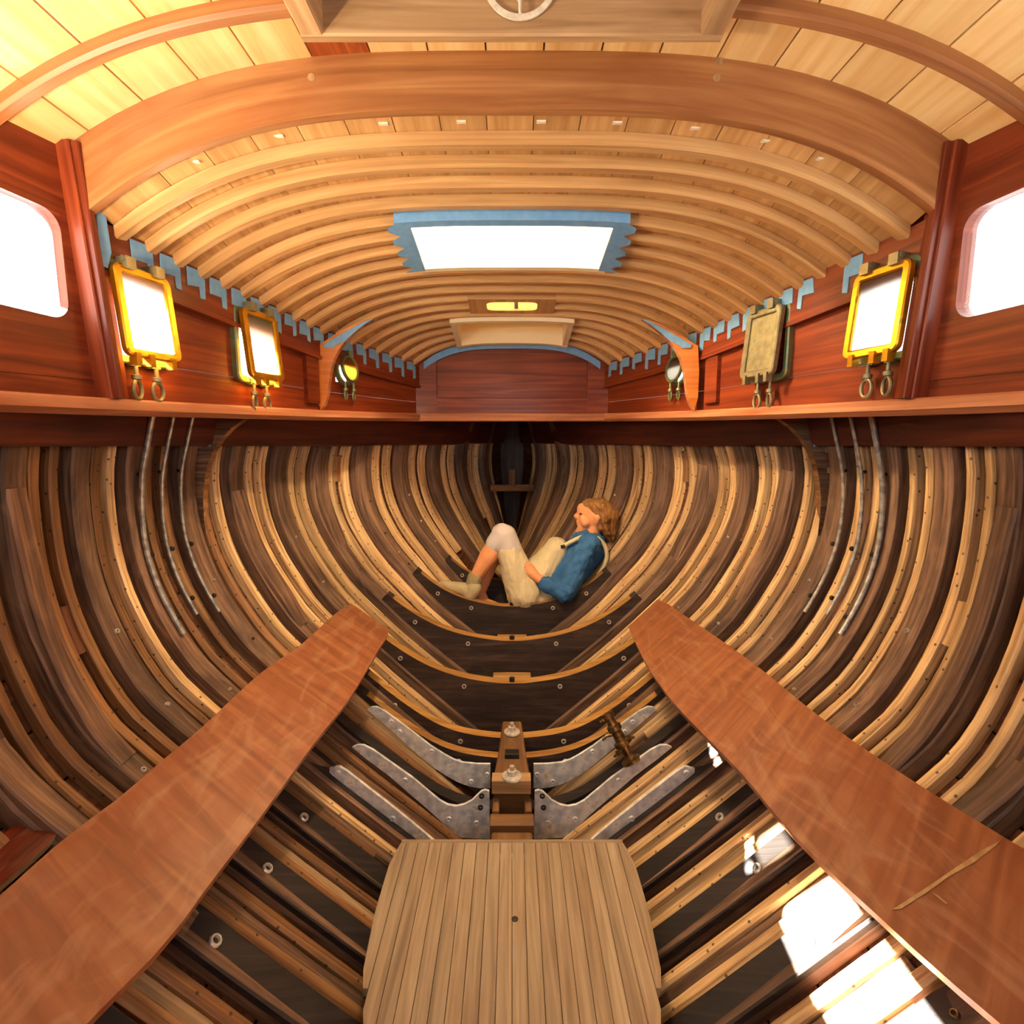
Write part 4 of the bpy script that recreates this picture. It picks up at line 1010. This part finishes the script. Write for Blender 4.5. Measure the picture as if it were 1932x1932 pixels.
body = [
 # skull, face, jaw, neck
 (A(1124, 974), A(1130, 976), .083, .085, (1, .86, 1.0)), (A(1108, 964), A(1110, 985), .056, .054, (1, 1.0, 1)), (A(1100, 996), A(1108, 998), .033, .038, (1, 1.15, 1)),
 (A(1092, 1001), A(1095, 1000), .018, .024, (1, 1.2, 1)), (A(1098, 960), A(1098, 962), .030, .030, (1, 1.5, 1.15)),
 (A(1094, 965), A(1086, 973), .009, .012), (A(1086, 973.5), A(1088.5, 976), .012, .0125, (1, 1.35, 1)), (A(1092, 984), A(1093, 988), .016, .017, (1, 1.3, 1)), (A(1090.5, 984.5), A(1090.5, 985), .010, .010, (1, 2, .6)), (A(1091.5, 989), A(1091.5, 989.3), .010, .010, (1, 1.9, .6)),
 (A(1100, 980, -.035), A(1104, 986, -.04), .026, .03), (A(1100, 980, .035), A(1104, 986, .04), .026, .03),
 (A(1127, 977, -.086), A(1125, 986, -.080), .020, .012, (1, .6, 1)), (A(1131, 976, .074), A(1129, 986, .072), .019, .011, (1, .5, 1)),
 (A(1117, 995), A(1112, 1025), .052, .056),
 # trunk
 (A(1108, 1034), A(1075, 1068), .08, .095), (A(1102, 1042, -.10), A(1102, 1042, .10), .045, .045), (A(1075, 1068), A(1010, 1118), .10, .11), (A(992, 1124, -.07), A(992, 1124, .07), .10, .10),
 # near arm and hand
 (A(1100, 1046, -.145), A(1066, 1118, -.17), .044, .040), (A(1066, 1118, -.17), A(1014, 1090, -.15), .04, .027), (A(1014, 1090, -.15), A(1004, 1082, -.145), .027, .030, (1, .9, 1)),
 (A(1006, 1083, -.145), A(996, 1073, -.135), .032, .028, (1, .8, 1)),
 # fingers curled over, thumb along the top
 (A(996, 1067, -.145), A(987, 1066, -.155), .0105, .010), (A(987, 1066, -.155), A(984, 1073, -.15), .010, .009), (A(984, 1073, -.15), A(988, 1077, -.13), .009, .008),
 (A(995, 1073, -.15), A(985, 1073, -.162), .0105, .010), (A(985, 1073, -.162), A(982, 1080, -.155), .010, .009), (A(982, 1080, -.155), A(988, 1083, -.135), .009, .008),
 (A(996, 1080, -.15), A(986, 1080, -.164), .0102, .0095), (A(986, 1080, -.164), A(984, 1087, -.156), .0095, .0085), (A(984, 1087, -.156), A(990, 1089, -.136), .0085, .0075),
 (A(998, 1086, -.15), A(990, 1087, -.160), .009, .0085), (A(990, 1087, -.160), A(989, 1092, -.152), .0085, .0075), (A(989, 1092, -.152), A(994, 1093, -.136), .0075, .007),
 (A(1006, 1072, -.135), A(999, 1063, -.14), .012, .0105), (A(999, 1063, -.14), A(991, 1062, -.135), .0105, .009),
 # far arm
 (A(1092, 1036, .15), A(1050, 1094, .19), .048, .04), (A(1050, 1094, .19), A(1004, 1080, .06), .038, .026), (A(1004, 1080, .06), A(994, 1076, .0), .03, .026),
 (A(994, 1076, .0), A(986, 1074, -.03), .012, .010), (A(995, 1081, .0), A(987, 1081, -.03), .012, .010), (A(997, 1086, .0), A(990, 1088, -.03), .011, .009), (A(999, 1090, .0), A(994, 1093, -.02), .010, .008), (A(998, 1070, .01), A(991, 1067, -.01), .012, .010),
 # near leg
 (A(992, 1120, N_), A(953, 1012, N_), .085, .062), (A(953, 1010, N_), A(948, 1006, N_), .060, .058), (A(946, 1012, N_), A(921, 1050, N_), .052, .056), (A(921, 1050, N_), A(893, 1096, N_), .055, .033), (A(893, 1096, N_), A(890, 1112, N_), .034, .036), (A(890, 1112, N_), A(850, 1106, N_), .03, .022),
 # far leg
 (A(992, 1120, F_), A(950, 1020, F_), .085, .062), (A(950, 1020, F_), A(925, 1062, F_), .056, .05), (A(925, 1062, F_), A(906, 1118, F_ - .02), .05, .034), (A(906, 1118, F_ - .02), A(915, 1136, F_ - .05), .034, .03), (A(915, 1136, F_ - .05), A(935, 1142, F_ - .08), .028, .022),
]
blob('body', body, .0042, 'skin', pr, smooth=3)
for dy in (-.034, .034):
    e = mk('eye', *caps_mesh([(A(1095.5, 969.5, dy), A(1096, 969.7, dy), .0085, .0085, (1, 1.3, .6))]), 'iron_black', pr)
mk('lips', *caps_mesh([(A(1089, 984.8), A(1089.2, 985), .006, .006, (1, 3, .6)), (A(1089.6, 988), A(1089.8, 988.2), .006, .006, (1, 2.8, .6))]), 'lips_red', pr)
hair = [(A(1133, 966), A(1143, 974), .082, .080, (1, .95, 1)), (A(1118, 955), A(1132, 958), .050, .064, (1, 1.2, 1)), (A(1106, 952), A(1112, 951), .028, .036, (1, 1.7, 1)), (A(1146, 976), A(1150, 1000), .072, .05), (A(1150, 1000), A(1152, 1014), .045, .03),
        (A(1120, 958, -.066), A(1142, 980, -.068), .020, .028), (A(1122, 962, .068), A(1140, 984, .07), .022, .03), (A(1140, 984, -.06), A(1146, 1006, -.045), .028, .018), (A(1140, 984, .06), A(1146, 1006, .045), .028, .018)]
blob('hair', hair, .006, 'hair_brown', pr, smooth=2, disp=(.012, .02))
sweater = [(A(1112, 1034), A(1078, 1072), .108, .118), (A(1108, 1028), A(1072, 1070), .105, .116), (A(1112, 1026, -.11), A(1112, 1026, .11), .066, .066), (A(1072, 1070), A(1030, 1104), .116, .116),
           (A(1102, 1044, -.145), A(1070, 1112, -.17), .066, .060), (A(1070, 1112, -.17), A(1062, 1119, -.17), .060, .056), (A(1066, 1119, -.17), A(1034, 1103, -.163), .054, .046),
           (A(1034, 1103, -.163), A(1030, 1101, -.162), .049, .047),
           (A(1096, 1036, .15), A(1054, 1092, .19), .06, .052), (A(1054, 1092, .19), A(1020, 1086, .10), .05, .044), (A(1116, 1018), A(1113, 1022), .066, .072)]
blob('sweater', sweater, .007, 'sweater_blue', pr, smooth=2, disp=(.022, .035))
ov = [(A(1046, 1040, -.06), A(1046, 1040, .06), .045, .045), (A(1050, 1036), A(1024, 1076), .075, .095, (1, 1.35, 1)), (A(1024, 1078), A(1006, 1112), .11, .118, (1, 1.1, 1)), (A(990, 1122, -.08), A(990, 1122, .09), .108, .108),
      (A(988, 1118, N_), A(966, 1052, N_), .108, .086), (A(988, 1118, F_), A(966, 1056, F_), .104, .084), (A(966, 1052, N_), A(961, 1040, N_), .086, .080), (A(966, 1056, F_), A(961, 1042, F_), .084, .078), (A(1030, 1116), A(990, 1126), .09, .1, (1, 1.5, 1))]
o = blob('overalls', ov, .007, 'overall_cream', pr, smooth=3, disp=(.016, .07))
# shoulder strap: a flat band over the back of the shoulder
st = [A(1062, 1031, -.075), A(1084, 1019, -.085), A(1106, 1011, -.085), A(1126, 1015, -.085), A(1140, 1028, -.085), A(1145, 1045, -.08), A(1141, 1064, -.075), A(1128, 1084, -.07)]
tube('strap', catmull(np.array([tuple(p) for p in st]), 18).tolist(), .013, 'overall_cream', o, n=8)
tube('buckle', [A(1058, 1032, -.09), A(1066, 1030, -.09)], .01, 'iron_black', o, n=8)
leg = [(A(964, 1046, N_), A(953, 1011, N_), .078, .069), (A(953, 1011, N_), A(947, 1007, N_), .068, .064), (A(946, 1010, N_), A(936, 1026, N_), .062, .0635), (A(964, 1050, F_), A(950, 1020, F_), .078, .068), (A(950, 1020, F_), A(938, 1040, F_), .062, .06)]
blob('leggings', leg, .006, 'leggings_lilac', pr, smooth=3)
blob('sock', [(A(897, 1089, N_), A(891, 1108, N_), .041, .041), (A(896, 1090, N_), A(895, 1093, N_), .045, .045), (A(893, 1100, N_), A(892, 1103, N_), .045, .045)], .005, 'sock_grey', pr, smooth=1)
sh = blob('shoe', [(A(893, 1110, N_ - .01), A(885, 1122, N_ - .01), .050, .046), (A(888, 1115, N_ - .01), A(856, 1107, N_ - .01), .046, .034), (A(856, 1108, N_ - .01), A(834, 1100, N_ - .01), .034, .020)], .005, 'shoe_suede', pr, smooth=2)
blob('shoe_sole', [(A(886, 1135, N_ - .01), A(872, 1132, N_ - .01), .030, .028, (1, 1.5, .8)), (A(872, 1131, N_ - .01), A(846, 1117, N_ - .01), .026, .022, (1, 1.6, 1)), (A(846, 1117, N_ - .01), A(829, 1101, N_ - .01), .021, .013, (1, 1.6, 1))], .005, 'shoe_rubber', sh, smooth=2)
sh = blob('shoe', [(A(908, 1132, F_ - .03), A(920, 1143, F_ - .06), .036, .034), (A(920, 1143, F_ - .06), A(942, 1146, F_ - .09), .032, .022)], .005, 'shoe_suede', pr, smooth=2)

# ------------------------------------------------------------------ out-of-view lamp added at left to warm the wheelhouse roof and header
wl = empty('fill_lamp', (-1.0, .70, .20), label='added clamp-on lamp out of view on the left wheelhouse side', cat='lamp')
d = Vector((.35, .25, .9)).normalized(); p = Vector((-.96, .70, .24))
lathe('reflector', p - d * .06, d, [(0, .02), (.02, .03), (.06, .06), (.10, .075), (.102, .073), (.062, .056), (.03, .028)], 'white_enamel', wl, n=20, cap=False)
tube('arm', [p - d * .06, p - d * .1, (-1.12, .70, .21)], .007, 'steel', wl)
box('clamp', -1.14, -1.10, .68, .72, .18, .24, 'steel', wl, axis=2)
blb = bpy.data.lights.new('bulb', 'SPOT'); bo = bpy.data.objects.new('bulb', blb); COL.objects.link(bo); bo.parent = wl
blb.energy = 26; blb.color = (1.0, .80, .50); blb.spot_size = math.radians(165); blb.spot_blend = .6; blb.shadow_soft_size = .05
bo.location = p + d * .05 - Vector((-1.0, .70, .20)); bo.rotation_euler = d.to_track_quat('-Z', 'Y').to_euler()

# caged bulb hanging in the large skylight, above what the viewer sees of it
w2 = empty('hanging_lamp', (-.17, 1.935, .82), label='caged work bulb hanging inside the large skylight', cat='lamp')
p = Vector((-.17, 1.935, .87))
tube('cord', [(-.17, 1.935, .985), (-.17, 1.935, .92)], .004, 'hatch_white', w2)
lathe('socket', p + Vector((0, 0, .055)), (0, 0, -1), [(0, .008), (.005, .018), (.03, .018), (.035, .012)], 'white_enamel', w2)
lathe('shade', p + Vector((0, 0, .05)), (0, 0, -1), [(0, .018), (.01, .03), (.03, .05), (.031, .048), (.012, .028), (.002, .016)], 'white_enamel', w2, n=18, cap=False)
hl = bpy.data.lights.new('bulb', 'POINT'); bo = bpy.data.objects.new('bulb', hl); COL.objects.link(bo); bo.parent = w2
hl.energy = 48; hl.color = (1.0, .76, .44); hl.shadow_soft_size = .03
bo.location = p - Vector((-.17, 1.935, .82)) + Vector((0, 0, -.005))
